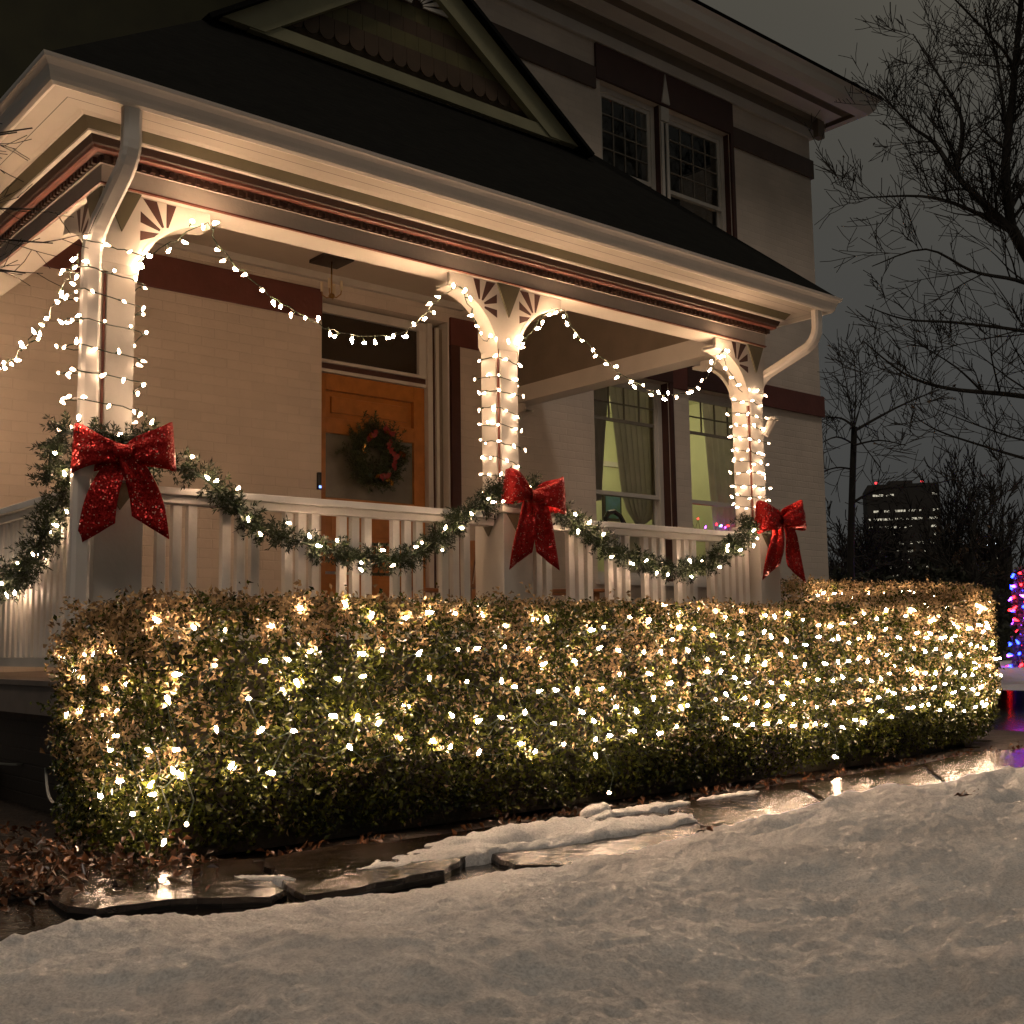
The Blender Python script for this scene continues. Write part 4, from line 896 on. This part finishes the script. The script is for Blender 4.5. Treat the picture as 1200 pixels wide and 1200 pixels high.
s = MB(); s.tube([(wx+.2*math.cos(a), wy, wz+.2*math.sin(a)) for a in [2*math.pi*k/28 for k in range(29)]], .035, 6); s.build('wreath_ring', M['wire'], wr)
s = MB()
for (a0, r0) in ((2.2, .17), (1.2, .22), (-.4, .16), (-1.4, .2), (.5, .12)):
    c = Vector((wx+r0*math.cos(a0), wy-.09, wz+r0*math.sin(a0)))
    pth = [c+Vector((.05*math.cos(a0+1.57)*(k-4)/4+.02*math.sin(k*1.9), -.012*math.sin(k), .07*math.sin(a0+1.57)*(k-4)/4+.02*math.cos(k*1.7))) for k in range(9)]
    for k in range(8):
        u = (pth[k+1]-pth[k]).cross(Vector((0, 1, 0))).normalized()*.02; s.quad(pth[k]-u, pth[k]+u, pth[k+1]+u, pth[k+1]-u)
s.build('ribbon', M['berry'], wr)
gv = []
for (gx_, gz_, an) in ((.19, .02, -.4), (.23, -.0, -.7), (.06, -.22, -1.6), (.09, -.24, -1.3), (.05, .19, .9), (-.12, .14, 2.3), (-.05, -.2, -2.3), (-.19, .02, 2.8)):
    for k in range(6): gv.append([wx+gx_+rng.normal(0, .012), wy-.11, wz+gz_+rng.normal(0, .012)])
leaf_obj('gold_leaves', leaves(len(gv), np.array(gv), .05), M['gold'], wr)

# ------------------------------------------------------------------ hedges
def hedge(label, segs, ztop, n_leaf, seed, dryness, loc):
    """segs: list of (x0,x1,yfront(x0),yfront(x1),yback) boxes; clipped hedge volume with uneven clipped surface"""
    t_ = thing('hedge', label, 'hedge', loc); r_ = np.random.default_rng(seed)
    Pn = []; Nn = []
    def rough(p): return .05*noise2(p[:, 0]+p[:, 1], p[:, 2], seed+1, 5)+.035*noise2(p[:, 0]+p[:, 1]*.7, p[:, 2], seed+2, 15)
    areas = []
    for (x0, x1, ya, yb_, ybk) in segs: areas.append(((x1-x0)*(ztop-.05), (x1-x0)*(ybk-ya)*.45))
    tot = sum(a+b for a, b in areas)+.8*.8
    for (x0, x1, ya, yb_, ybk), (af, at_) in zip(segs, areas):
        n = int(n_leaf*af/tot); x = r_.uniform(x0, x1, n); z = r_.uniform(.05, ztop, n); dpt = np.abs(r_.normal(0, .075, n))-.02
        y = ya+(yb_-ya)*(x-x0)/(x1-x0); P_ = np.stack([x, y, z], 1); rr = rough(P_)
        rnd = np.clip((z-(ztop-.08))/.08, 0, 1)**2*.04+np.clip((.3-z)/.3, 0, 1)*.10
        P_[:, 1] += dpt+rr+rnd; P_[:, 2] -= 0; Pn.append(P_); Nn.append(np.tile([0, -1.0, 0], (n, 1)))
        n = int(n_leaf*at_/tot); x = r_.uniform(x0, x1, n); v = r_.uniform(0, 1, n)**1.6; y0_ = ya+(yb_-ya)*(x-x0)/(x1-x0)
        P_ = np.stack([x, y0_+v*(ybk-y0_), np.full(n, ztop)], 1); P_[:, 2] += -np.abs(r_.normal(0, .04, n))+.022+.03*noise2(P_[:, 0], P_[:, 1], seed+5, 9)+.015*noise2(P_[:, 0], P_[:, 1], seed+6, 30)
        Pn.append(P_); Nn.append(np.tile([0, -.2, 1.0], (n, 1)))
    x0, x1, ya, yb_, ybk = segs[0]; n = int(n_leaf*.8*.8*1.5/tot); P_ = np.stack([np.full(n, x0), r_.uniform(ya, ybk, n), r_.uniform(.05, ztop, n)], 1)
    P_[:, 0] += np.abs(r_.normal(0, .06, n))-.02+rough(P_)+np.clip((.3-P_[:, 2])/.3, 0, 1)*.02+np.clip((P_[:, 2]-(ztop-.14))/.14, 0, 1)**2*.12; Pn.append(P_); Nn.append(np.tile([-1.0, 0, 0], (n, 1)))
    x0, x1, ya, yb_, ybk = segs[-1]; n = int(n_leaf*.8*.6/tot); P_ = np.stack([np.full(n, x1), r_.uniform(yb_, ybk, n), r_.uniform(.05, ztop, n)], 1)
    P_[:, 0] -= np.abs(r_.normal(0, .06, n))+rough(P_); Pn.append(P_); Nn.append(np.tile([1.0, 0, 0], (n, 1)))
    P_ = np.concatenate(Pn); N_ = np.concatenate(Nn); k_ = 7; nC = len(P_)
    P_ = np.repeat(P_, k_, 0)+r_.normal(0, .017, (nC*k_, 3))+np.repeat(N_*np.abs(r_.normal(0, .012, (nC, 1)))*(r_.uniform(size=(nC, 1)) < .12)*2.0, k_, 0); N_ = np.repeat(N_, k_, 0); z = P_[:, 2]; cid = np.repeat(np.arange(nC), k_)
    patch = noise2(P_[:, 0]*1.3+P_[:, 1], P_[:, 2], seed+9, 9)
    pd = np.clip(dryness*(.25+1.1*(z/ztop)**2.2) + .55*patch + np.clip((-.1-P_[:, 0])*.9, 0, .18), .04, .92)
    pd = np.where(z < .25, pd*.4, pd)
    dry = (r_.uniform(size=nC)[cid]*.8+r_.uniform(size=len(P_))*.2) < pd
    leaf_obj('green_leaves', leaves((~dry).sum(), P_[~dry], .027, N_[~dry], .25), M['leaf'], t_)
    leaf_obj('dry_leaves', leaves(dry.sum(), P_[dry]+N_[dry]*.006, .026, N_[dry], .15, curl=.5), M['dry'], t_)
    s = MB()
    for (x0, x1, ya, yb_, ybk) in segs:             # inner mass of twigs
        i_ = .13; s.prism([(x0+i_*(1 if segs[0][0] == x0 else 0), ya+i_, .0), (x1-i_*(1 if segs[-1][1] == x1 else 0), yb_+i_, .0), (x1-i_*(1 if segs[-1][1] == x1 else 0), ybk-i_, .0), (x0+i_*(1 if segs[0][0] == x0 else 0), ybk-i_, .0)], (0, 0, ztop-.12))
    for k in range(int(n_leaf/25)):
        i = r_.integers(len(P_)); p = Vector(P_[i]); d_ = Vector(N_[i])*.7+Vector(r_.normal(size=3))*.5; s.tube([p-d_*.06, p+d_*.02], .0016, 3)
    s.build('twig_mass', M['core'], t_); return t_
YF = -1.40
H1 = [(-.37, 4.4, YF, YF, -.62), (4.4, 5.35, YF, YF+.12, -.45)]
hedge('clipped boxwood hedge with dry tan leaf tips covered in net lights along the porch front', H1, .885, 16500, 20, .36, (2.5, -1, 0))
H2 = [(5.10, 6.0, -1.30, -1.06, .9), (6.0, 6.35, -1.06, -.80, .9)]
H3 = [(5.12, 7.9, -.02, -.02, .8)]
hedge('taller clipped hedge corner glowing with net lights at the right end of the front hedge', [(5.38, 5.95, -1.27, -1.12, -.12), (5.95, 6.35, -1.12, -.95, -.12)], 1.03, 3300, 30, .5, (5.9, -.7, 0))
hedge('tall clipped hedge with lights in front of the purple lit house wall', [(5.14, 7.95, -.05, -.05, .7)], 1.15, 3800, 40, .55, (6.5, .3, 0))
def net(label, pts_fn, nu, nv, loc, drop=0.0):
    t_ = thing('net_lights', label, 'net lights', loc, 'net lights spread over the hedges'); s = MB(); grid = []
    for i in range(nu):
        row = []
        for j in range(nv):
            u = (i+.5+random.uniform(-.33, .33)+(.5 if j % 2 else 0)-.25)/nu; v = (j+.5+random.uniform(-.28, .28))/nv; row.append(pts_fn(min(max(u, 0), 1), v, i, j))
        grid.append(row)
    bl = []
    for i in range(nu):
        for j in range(nv):
            if random.random() > drop: bl.append(tuple(grid[i][j]))
            if i+1 < nu:
                m_ = (grid[i][j]+grid[i+1][j])/2+Vector((0, .012, -.03)); s.tube([grid[i][j]+Vector((0, .008, 0)), m_, grid[i+1][j]+Vector((0, .008, 0))], .0022, 3, False)
            if j+1 < nv and (i+j) % 2: s.tube([grid[i][j]+Vector((0, .008, 0)), grid[i][j+1]+Vector((0, .008, 0))], .0022, 3, False)
    s.build('wire', M['wire'], t_); put_bulbs(t_, bl, HM); return t_
def front(x0, x1, z0=.30, z1=.86, ya=YF, yb_=YF, sag=.0):
    def f(u, v, i, j):
        x = x0+(x1-x0)*u; z = z0+(z1-z0)*v+.03*math.sin(x*3.1); y = ya+(yb_-ya)*u-.030+.03*math.sin(x*5+z*9)
        if z > .84 and z1 < .95: y += .02+(z-.84)*.4
        return Vector((x, y+random.uniform(-.01, .015), z))
    return f
net('sparse net lights over the left end of the front hedge', front(-.37, .95, .25, .90), 9, 5, (0, YF, .5), .08)
net('net lights over the front hedge below the orange door', front(.95, 2.2, .25, .91), 9, 5, (1.6, YF, .5), .06)
net('net lights over the front hedge below the middle bow', front(2.2, 3.4, .25, .92), 10, 6, (2.8, YF, .5), .05)
net('dense net lights over the front hedge below the far right bow', front(3.4, 4.5, .24, .92), 9, 6, (4, YF, .5), .03)
net('densest net lights where the front hedge meets the taller corner', front(4.5, 5.4, .24, .90, YF, YF+.13), 7, 6, (5, YF, .5), .02)
net('net lights over the taller hedge corner at the far right', front(5.4, 6.38, .24, 1.02, -1.27, -.93), 8, 6, (6, -1.1, .5), .02)
net('net lights along the upper part of the hedge before the purple wall', front(5.3, 7.9, .86, 1.13, -.06, -.06), 16, 3, (6.5, -.05, 1), .05)
def endface(u, v, i, j): return Vector((-.40+.03*math.sin(v*7)+(.1*(1-v)), YF+.02+u*.66, .14+.66*v))
net('net lights hanging over the left end face of the front hedge', endface, 4, 6, (-.45, -1.1, .4), .05)
t_ = thing('net_lights', 'loose lights hanging lowest from the hedge, at its left foot and near the path', 'net lights', (1.9, YF, .2), 'net lights spread over the hedges')
lo = [(1.78, YF-.07, .07), (3.52, YF-.07, .10), (-.30, YF-.05, .10), (-.22, YF-.05, .15), (1.72, YF-.05, .24), (-.40, YF-.03, .20), (-.34, YF-.05, .26), (-.41, YF+.06, .30), (-.27, YF-.05, .33), (-.42, YF+.12, .40), (-.42, YF+.20, .24)]
s = MB()
for p in lo: MB().tube([(p[0], p[1]+.03, p[2]+.18), (p[0]+.02, p[1]-.01, p[2]+.08), p], .0024, 4).build('wire', M['wire'], t_)
s = MB(); put_bulbs(t_, lo, HM)
# pale cord on the ground to the left, concrete edging
s = MB(); s.tube(smooth_path([(-.25, -.66, .16), (-.34, -.5, .15)]+[ground(x, y, .14) for x, y in ((50, 893), (20, 896), (-20, 893), (-60, 890))]), .006, 5); tag(s.build('extension_cord', M['whitewire']), 'thin pale cord running from the hedge under the porch', 'cord')
s = MB(); s.box(-.9, .95, 1.65, 2.3, -.1, .10); tag(s.build('edging_slab', M['concrete'], bevel=.01), 'low concrete edging slab in the dark at left under the porch', 'slab')

# ------------------------------------------------------------------ coloured lights
cs = thing('light_string', 'red and blue bulbs added for the reflections low on the far downstairs window glass', 'string lights', (8.2, 3.5, 1.7))  # bulbs added behind the pane to imitate reflections of coloured garden lights
cp = [(7.86+i*.052+random.uniform(-.02, .02), D+.20, 1.95+random.choice((0, .07, .14))+random.uniform(-.02, .02)-i*.006) for i in range(16)]
s = MB(); s.tube(cp, .003, 4); s.build('wire', M['wire'], cs)
CMs = [bulb_mesh('coloured_bulb', M[k], .010) for k in ('b_red', 'b_blue', 'b_red', 'b_blue', 'b_green', 'b_purple')]; put_bulbs(cs, cp, CMs)

def tree_mesh(s, p, d, L, r, lvl, rr, up=.12, spread=.6, kids=4, minr=.005, steps=4):
    pts = [p]; rs = [r]; cur = Vector(p); dd = Vector(d).normalized()
    for i in range(steps):
        dd = (dd+Vector((rr.gauss(0, .13), rr.gauss(0, .13), rr.gauss(0, .10)+up*.4))).normalized(); cur = cur+dd*L/steps; pts.append(cur.copy()); rs.append(max(minr, r*(1-.7*(i+1)/steps)))
    s.tube(pts, rs, 5 if r > .03 else 3, False); tips = [pts[-1]]
    if lvl > 0:
        for k in range(kids):
            i = rr.randrange(1, len(pts)); f = rr.random(); q = pts[i-1].lerp(pts[i], f)
            side = Vector((rr.gauss(0, 1), rr.gauss(0, 1), rr.gauss(0, 1))); side = (side-dd*side.dot(dd)).normalized()
            nd = (dd*rr.uniform(.5, 1)+side*spread*rr.uniform(.7, 1.4)+Vector((0, 0, up))).normalized()
            tips += tree_mesh(s, q, nd, L*rr.uniform(.42, .68), max(minr, rs[i]*.6), lvl-1, rr, up, spread, kids, minr, max(2, steps-1))
    return tips
def limb(s, pix, d0, d1, r0, r1, rr, lvl=2, kids=None, L=.8, minr=.005, up=.18, every=.28):
    P_ = [at(x, y, d0+(d1-d0)*i/(len(pix)-1)+rr.uniform(-.12, .12)) for i, (x, y) in enumerate(pix)]; P_ = smooth_path(P_, 4)
    rs = [r0+(r1-r0)*i/(len(P_)-1) for i in range(len(P_))]; s.tube(P_, rs, 6, False)
    r0 = r0; tot = sum((b-a).length for a, b in zip(P_, P_[1:])); n = int(tot/every) if kids is None else kids; tips = []
    for k in range(n):
        i = rr.randrange(1, len(P_)); q = P_[i-1].lerp(P_[i], rr.random()); dd = (P_[i]-P_[i-1]).normalized()
        side = Vector((rr.gauss(0, 1), rr.gauss(0, 1), rr.gauss(.2, 1))); side = (side-dd*side.dot(dd)).normalized()
        tips += tree_mesh(s, q, (dd*.7+side*.8).normalized(), L*rr.uniform(.5, 1.2)*(1-.4*i/len(P_)), max(minr, rs[i]*.5), lvl, rr, up, .65, 4, minr, 4)
    tips.append(P_[-1]); return tips
rr = random.Random(5)
bt = thing('bare_tree', 'large bare tree reaching over the right of the photo, trunk beyond the edge', 'tree', tuple(at(1290, 800, 13)))
s = MB(); tr_ = [at(x, y, 13) for x, y in ((1330, 812), (1325, 740), (1308, 600), (1276, 450), (1228, 345), (1186, 268))]; s.tube(smooth_path(tr_, 5), [.10-.0015*i for i in range(26)], 9, False); s.build('trunk', M['bark'], bt, smooth=True)
s = MB(); tips = []
LI = [([(1186, 270), (1178, 200), (1186, 120), (1192, 50), (1200, -30)], 13, 12.6, .075, .03, 1), ([(1186, 270), (1150, 235), (1120, 205), (1095, 168), (1067, 147), (1035, 112)], 13, 13.8, .065, .01, 1),
      ([(1186, 272), (1130, 243), (1080, 230), (1008, 232)], 13, 12.5, .045, .007, 1), ([(1120, 205), (1127, 140), (1098, 85), (1070, 40)], 13.4, 14, .04, .008, 1), ([(1182, 240), (1180, 160), (1170, 83), (1155, 10)], 13, 14, .04, .01, 1),
      ([(1226, 342), (1190, 328), (1140, 318), (1085, 292), (1022, 312)], 13, 12, .04, .006, 1), ([(1254, 402), (1200, 388), (1120, 378), (1060, 374), (1014, 358)], 13, 12, .035, .006, 1),
      ([(1281, 474), (1240, 470), (1180, 462), (1110, 455), (1060, 438), (1012, 400)], 13, 12.2, .055, .008, 1), ([(1150, 458), (1120, 430), (1075, 402)], 12.7, 12.5, .02, .007, 1),
      ([(1298, 562), (1260, 552), (1200, 537), (1150, 522), (1100, 505), (1068, 486)], 13, 12.5, .035, .006, 1), ([(1291, 528), (1250, 522), (1200, 516), (1150, 500), (1098, 480)], 13, 13.5, .025, .006, 1),
      ([(1191, 90), (1180, 65), (1160, 42), (1115, -5)], 12.5, 12, .03, .01, 1), ([(1222, 336), (1232, 250), (1250, 150), (1240, 40)], 13, 13.5, .07, .03, 1)]
for (pix, d0, d1, r0, r1, _) in LI: tips += limb(s, pix, d0, d1, r0*.75, r1*.8, rr, L=1.0, every=.105 if pix[0][1] < 330 else .30, minr=.0042)
s.build('branches', M['bark'], bt)
tp = np.array([tuple(p) for p in tips]); tp = tp[rng.uniform(size=len(tp)) < .02]; leaf_obj('dead_leaves', leaves(len(tp), tp, .055), M['brownleaf'], bt)
# slender street tree
bt = thing('bare_tree', 'slender bare tree standing against the sky just right of the house', 'tree', tuple(at(998, 790, 20)))
s = MB(); P_ = [at(x, y, 20) for x, y in ((996, 792), (997, 700), (997, 640), (999, 560), (1001, 500))]; s.tube(smooth_path(P_, 4), [.075-.0015*i for i in range(17)], 7, False); s.build('trunk', M['bark'], bt)
s = MB()
for (pix, r0, n_) in (([(1001, 500), (985, 490), (960, 489)], .04, 4), ([(1000, 520), (980, 512), (958, 522)], .03, 4), ([(1000, 522), (1030, 516), (1062, 522)], .03, 4), ([(999, 550), (980, 548), (955, 556)], .03, 3),
                  ([(1001, 505), (1050, 478), (1100, 456)], .045, 6), ([(998, 590), (1030, 574), (1090, 568), (1140, 554)], .04, 6), ([(1001, 500), (1003, 450), (1000, 412)], .02, 5), ([(1001, 502), (992, 450), (985, 420)], .018, 5), ([(1001, 502), (1010, 460), (1004, 405)], .018, 4), ([(1003, 510), (1018, 530), (1032, 548)], .02, 3)):
    limb(s, pix, 20, 20+rr.uniform(-.8, .8), r0*.65, .007, rr, lvl=1, kids=n_*2, L=.85, minr=.006)
s.build('branches', M['bark'], bt)
# background trees and shrubs
def bushy(name, label, base, h, crown_r, n_leaf, m, seed, trunk_h=.35, lvl=3, lean=(0, 0), spread=.7, group=None, minr=.01):
    r3 = random.Random(seed); t_ = thing(name, label, 'tree' if h > 2.2 else 'shrub', tuple(base), group); s = MB(); b = Vector(base)
    tips = []; trunk_top = b+Vector((lean[0], lean[1], h*trunk_h)); s.tube([b, (b+trunk_top)/2, trunk_top], [h*.022, h*.018, h*.014], 6, False); s.build('trunk', M['bark'], t_)
    s = MB()
    for k in range(7): tips += tree_mesh(s, trunk_top-Vector((0, 0, h*.1*r3.random())), (r3.gauss(0, spread), r3.gauss(0, spread), 1), h*(1-trunk_h)*.62, h*.012, lvl, r3, .16, spread, 4, minr, 4)
    s.build('branches', M['bark'], t_)
    if n_leaf:
        tp = np.array([tuple(p) for p in tips]); c = tp[rng.integers(0, len(tp), n_leaf)]+rng.normal(0, h*.025, (n_leaf, 3)); leaf_obj('crown', leaves(n_leaf, c, .035*h), m, t_)
    return t_
def gb(x, dist): 
    d = ray(x, 746); return Vector((CAM.x+d.x*dist, CAM.y+d.y*dist, -.06))
bushy('leafy_tree', 'dark leafy tree standing in front of the lit office tower', gb(1085, 34), 4.2, 2, 900, M['darkleaf'], 3, .3)
bushy('leafy_tree', 'rust brown leafy tree right of the office tower', gb(1128, 30), 3.7, 2, 2600, M['brownleaf'], 4, .3)
bushy('bare_tree', 'fan shaped bare tree far right, under the large tree', gb(1168, 30), 6.4, 2, 0, M['darkleaf'], 6, .2, 4, spread=.45, minr=.012)
bushy('bare_tree', 'bushy bare tree at the foot of the slender tree', gb(1008, 30), 4.6, 2, 0, M['darkleaf'], 8, .2, 4, spread=.6, minr=.012)
bushy('leafy_tree', 'dark tree between the slender tree and the office tower', gb(1040, 26), 2.6, 2, 1500, M['darkleaf'], 9, .25)
bushy('bare_tree', 'small bare tree beside the house corner', gb(978, 28), 4.0, 2, 0, M['darkleaf'], 10, .25, 4, minr=.012)
def shrub(label, base, rx, h, n, m, seed):
    t_ = thing('evergreen_shrub', label, 'shrub', tuple(base), 'dark shrubs behind the hedge'); r3 = np.random.default_rng(seed); s = MB(); b = Vector(base)
    s.tube([b, b+Vector((0, 0, h*.5))], .05, 5); 
    for k in range(14): a = r3.uniform(0, 6.28); s.tube([b+Vector((0, 0, .1)), b+Vector((rx*.6*math.cos(a), rx*.6*math.sin(a), h*r3.uniform(.4, .9)))], .015, 4)
    s.build('stem', M['bark'], t_)
    d_ = r3.normal(size=(n, 3)); d_ /= np.linalg.norm(d_, axis=1)[:, None]; lump = 1+.22*np.sin(d_[:, 0]*5+seed)*np.cos(d_[:, 2]*6+seed)+.1*np.sin(d_[:, 1]*13)
    p = d_*(r3.uniform(.35, 1, n)**.4*lump)[:, None]*np.array([rx, rx, h*.5])+np.array(b)+np.array([0, 0, h*.5]); p[:, 2] = np.maximum(p[:, 2], .02)
    leaf_obj('foliage', leaves(n, p, .11), m, t_); return t_
shrub('dark evergreen shrub touching the house corner beyond the lit hedge', gb(985, 15.5), 1.1, 1.55, 7000, M['darkleaf'], 1)
shrub('dark evergreen shrub below the office tower', gb(1050, 17), 1.4, 1.65, 8000, M['darkleaf'], 2)
shrub('dark evergreen shrub behind the right end of the lit hedge', gb(1085, 16), .95, 1.7, 8000, M['darkleaf'], 3)
shrub('dark evergreen shrub at the far right beside the coloured lights', gb(1135, 27), 1.0, 2.3, 6000, M['darkleaf'], 4)
tr4 = MB(); q = gb(1150, 18); tr4.tube([q, q+Vector((0, 0, .8)), q+Vector((.05, .1, 1.5)), q+Vector((-.05, .1, 2.1))], [.24, .20, .15, .08], 8)
bt = thing('tree', 'dark tree with a stout trunk right of the hedge end', 'tree', tuple(q)); tr4.build('trunk', M['bark'], bt); s = MB(); r5 = random.Random(33)
for k in range(6): tree_mesh(s, q+Vector((0, .1, 1.2+k*.14)), (r5.gauss(0, 1), r5.gauss(0, 1), .7), 1.0, .04, 3, r5, .15, .6, 4, .009, 4)
s.build('branches', M['bark'], bt)
# coloured-light tree at the right edge
q = gb(1209, 22)
ct = thing('lit_garden_tree', 'pale clipped garden tree with red and blue lights at the right edge', 'tree', tuple(q)); r3 = np.random.default_rng(77); n = 5000
zz = r3.uniform(.1, 2.1, n); rad_ = .42*(1-.45*(zz/2.1))*(1+.1*np.sin(zz*9)); a = r3.uniform(0, 6.28, n); k_ = r3.uniform(.6, 1, n)
p = np.stack([q.x+rad_*k_*np.cos(a), q.y+rad_*k_*np.sin(a), q.z+zz], 1); leaf_obj('foliage', leaves(n, p, .08), mat('frosted_leaf', (.16, .14, .10), .6, island=.4), ct)
s = MB(); s.tube([q, q+Vector((0, 0, 1.9))], [.07, .02], 7); s.build('trunk', M['bark'], ct)
cl = thing('light_string', 'red and blue lights wound round the garden tree at the right edge', 'string lights', tuple(q)); pl = []
for i in range(90):
    z = .15+1.9*i/90; a = i*.62; r_ = .47*(1-.45*(z/2.1)); pl.append((q.x+r_*math.cos(a), q.y+r_*math.sin(a), q.z+z))
s = MB(); s.tube(pl, .006, 4); s.build('wire', M['wire'], cl); CMb = [bulb_mesh('coloured_bulb', M[k+'_far'], .034) for k in ('b_red', 'b_blue', 'b_blue', 'b_red', 'b_blue', 'b_purple')]; put_bulbs(cl, pl, CMb)
# ------------------------------------------------------------------ far skyline
c = at(1061, 700, 400); c.z = -.06; ax = Vector((.60, -.80, 0)); ay = Vector((.80, .60, 0)); Wt = 11.8; Ht = 52
tw = thing('office_tower', 'distant dark office tower with scattered lit windows and two red roof lights', 'building', tuple(c))
s = MB(); s.obox(c+Vector((0, 0, Ht/2)), ax, ay, Vector((0, 0, 1)), Wt, 9, Ht/2); s.build('tower_body', M['facade'], tw)
s = MB(); s.obox(c+Vector((0, 0, Ht+.4)), ax, ay, Vector((0, 0, 1)), Wt-.5, 8.5, .4)
s.obox(c+Vector((0, 0, Ht+1.5)), ax, ay, Vector((0, 0, 1)), 4, 3, 1.1); s.build('roof_plant', M['facade'], tw)
lit = []; r5 = random.Random(21)
for fl in range(15):
    z = 10.5+fl*2.75; pr = [.1, .25, .5, .55, .35, .45, .4, .45, .5, .35, .6, .55, .65, .12, .4][fl]
    run_ = 0
    for k in range(26):
        run_ = run_*.72 if run_ else 0
        if r5.random() < pr*.55 or r5.random() < run_: lit.append((k, z)); run_ = .55
        else: run_ = 0
r5.shuffle(lit); proto = None; rest = MB()
for i, (k, z) in enumerate(lit):
    p = c-ay*9.04+ax*(-Wt+.6+k*.875)+Vector((0, 0, z))
    if i < 98:
        if proto is None:
            s = MB(); s.obox((0, 0, 0), ax, ay, Vector((0, 0, 1)), .36, .03, .34); me = bpy.data.meshes.new('lit_window'); me.from_pydata(s.v, [], s.f); me.materials.append(M['lit']); proto = me
        o = bpy.data.objects.new('lit_window', proto); COL.objects.link(o); o.parent = tw; o.matrix_parent_inverse = Matrix.Translation(-tw.location); o.location = p
    else: rest.obox(p, ax, ay, Vector((0, 0, 1)), .36, .03, .34)
if rest.v: rest.build('lit_windows', M['lit'], tw)['kind'] = 'stuff'
for sg in (-.72, .55):
    p = c-ay*8+ax*Wt*sg+Vector((0, 0, Ht+1.0)); s = MB(); s.lathe((p.x, p.y, p.z), [(0, 0), (.45, .2), (.45, .7), (0, .9)], 8); s.build('roof_beacon', M['beacon'], tw)
for px_, lab in ((1158, 'left of two cool white street lamps far off at the right'), (1170, 'right of two cool white street lamps far off at the right')):
    p = at(px_, 637, 60); t_ = thing('street_lamp', lab, 'street lamp', (p.x, p.y, -.06)); s = MB(); s.tube([(p.x, p.y, -.06), (p.x, p.y, p.z-.1)], .06, 6); s.build('lamp_post', M['black'], t_)
    s = MB(); s.lathe((p.x, p.y, p.z-.13), [(0, 0), (.12, .05), (.14, .13), (.10, .22), (0, .26)], 8); s.build('lamp_head', M['lamp_cool'], t_)
c = gb(1142, 110); lb = thing('low_building', 'low distant building with a dotted row of lit windows', 'building', tuple(c)); s = MB(); s.obox(c+Vector((0, 0, 4.6)), ax, ay, Vector((0, 0, 1)), 3.2, 3, 4.6); s.build('building_body', M['facade'], lb)
for (dx_, zz_) in ((-1.3, 8.35), (-.9, 8.35), (-.5, 8.35), (-.1, 8.35), (2.0, 7.9), (2.4, 7.6), (2.1, 7.2)):
    s = MB(); s.obox(c-ay*3.05+ax*dx_+Vector((0, 0, zz_)), ax, ay, Vector((0, 0, 1)), .10, .02, .10); s.build('lit_window', M['lit'], lb)
# twigs entering at the left edge: a bare shrub beside the porch
t_ = thing('bare_shrub', 'tall bare shrub whose twig tips enter at the left edge before the porch eave', 'shrub', (-2.2, .4, 0)); s = MB(); r6 = random.Random(12)
b0 = Vector((-2.3, .2, 0)); s.tube([b0, b0+Vector((.1, -.05, 1)), b0+Vector((.2, -.1, 2.0))], [.05, .04, .03], 6, False)
for (x, y, dist) in ((38, 150, 4.9), (20, 155, 4.9), (48, 245, 5.0), (62, 285, 5.0), (30, 320, 5.0)):
    e_ = at(x, y, dist); m1 = b0+Vector((.2, -.1, 2.0)); mid = m1.lerp(e_, .55)+Vector((0, 0, .12)); s.tube(smooth_path([m1, mid, e_], 5), [.012-.0009*i for i in range(11)], 4, False)
    for k in range(4): q = mid.lerp(e_, .35+.6*r6.random()); tree_mesh(s, q, (e_-mid).normalized()+Vector((r6.gauss(0, .5), 0, r6.gauss(0, .5))), .22, .003, 1, r6, 0, .7, 2, .0018, 3)
s.build('twigs', M['bark'], t_)
# a few dead leaves on the snow
dl = [(1140, 933, .10), (1128, 936, .10), (825, 975, .06), (583, 957, .03)]
pts_ = []
for x, y, h in dl:
    p = ground(x, y, h)
    for k in range(5): pts_.append([p.x+rng.normal(0, .02), p.y+rng.normal(0, .02), p.z+.012])
tag(leaf_obj('dead_leaves', leaves(len(pts_), np.array(pts_), .05, np.tile([0, 0, 1.0], (len(pts_), 1)), .5), M['fallen']), None, None, kind='stuff')
print('objects', len(bpy.data.objects))
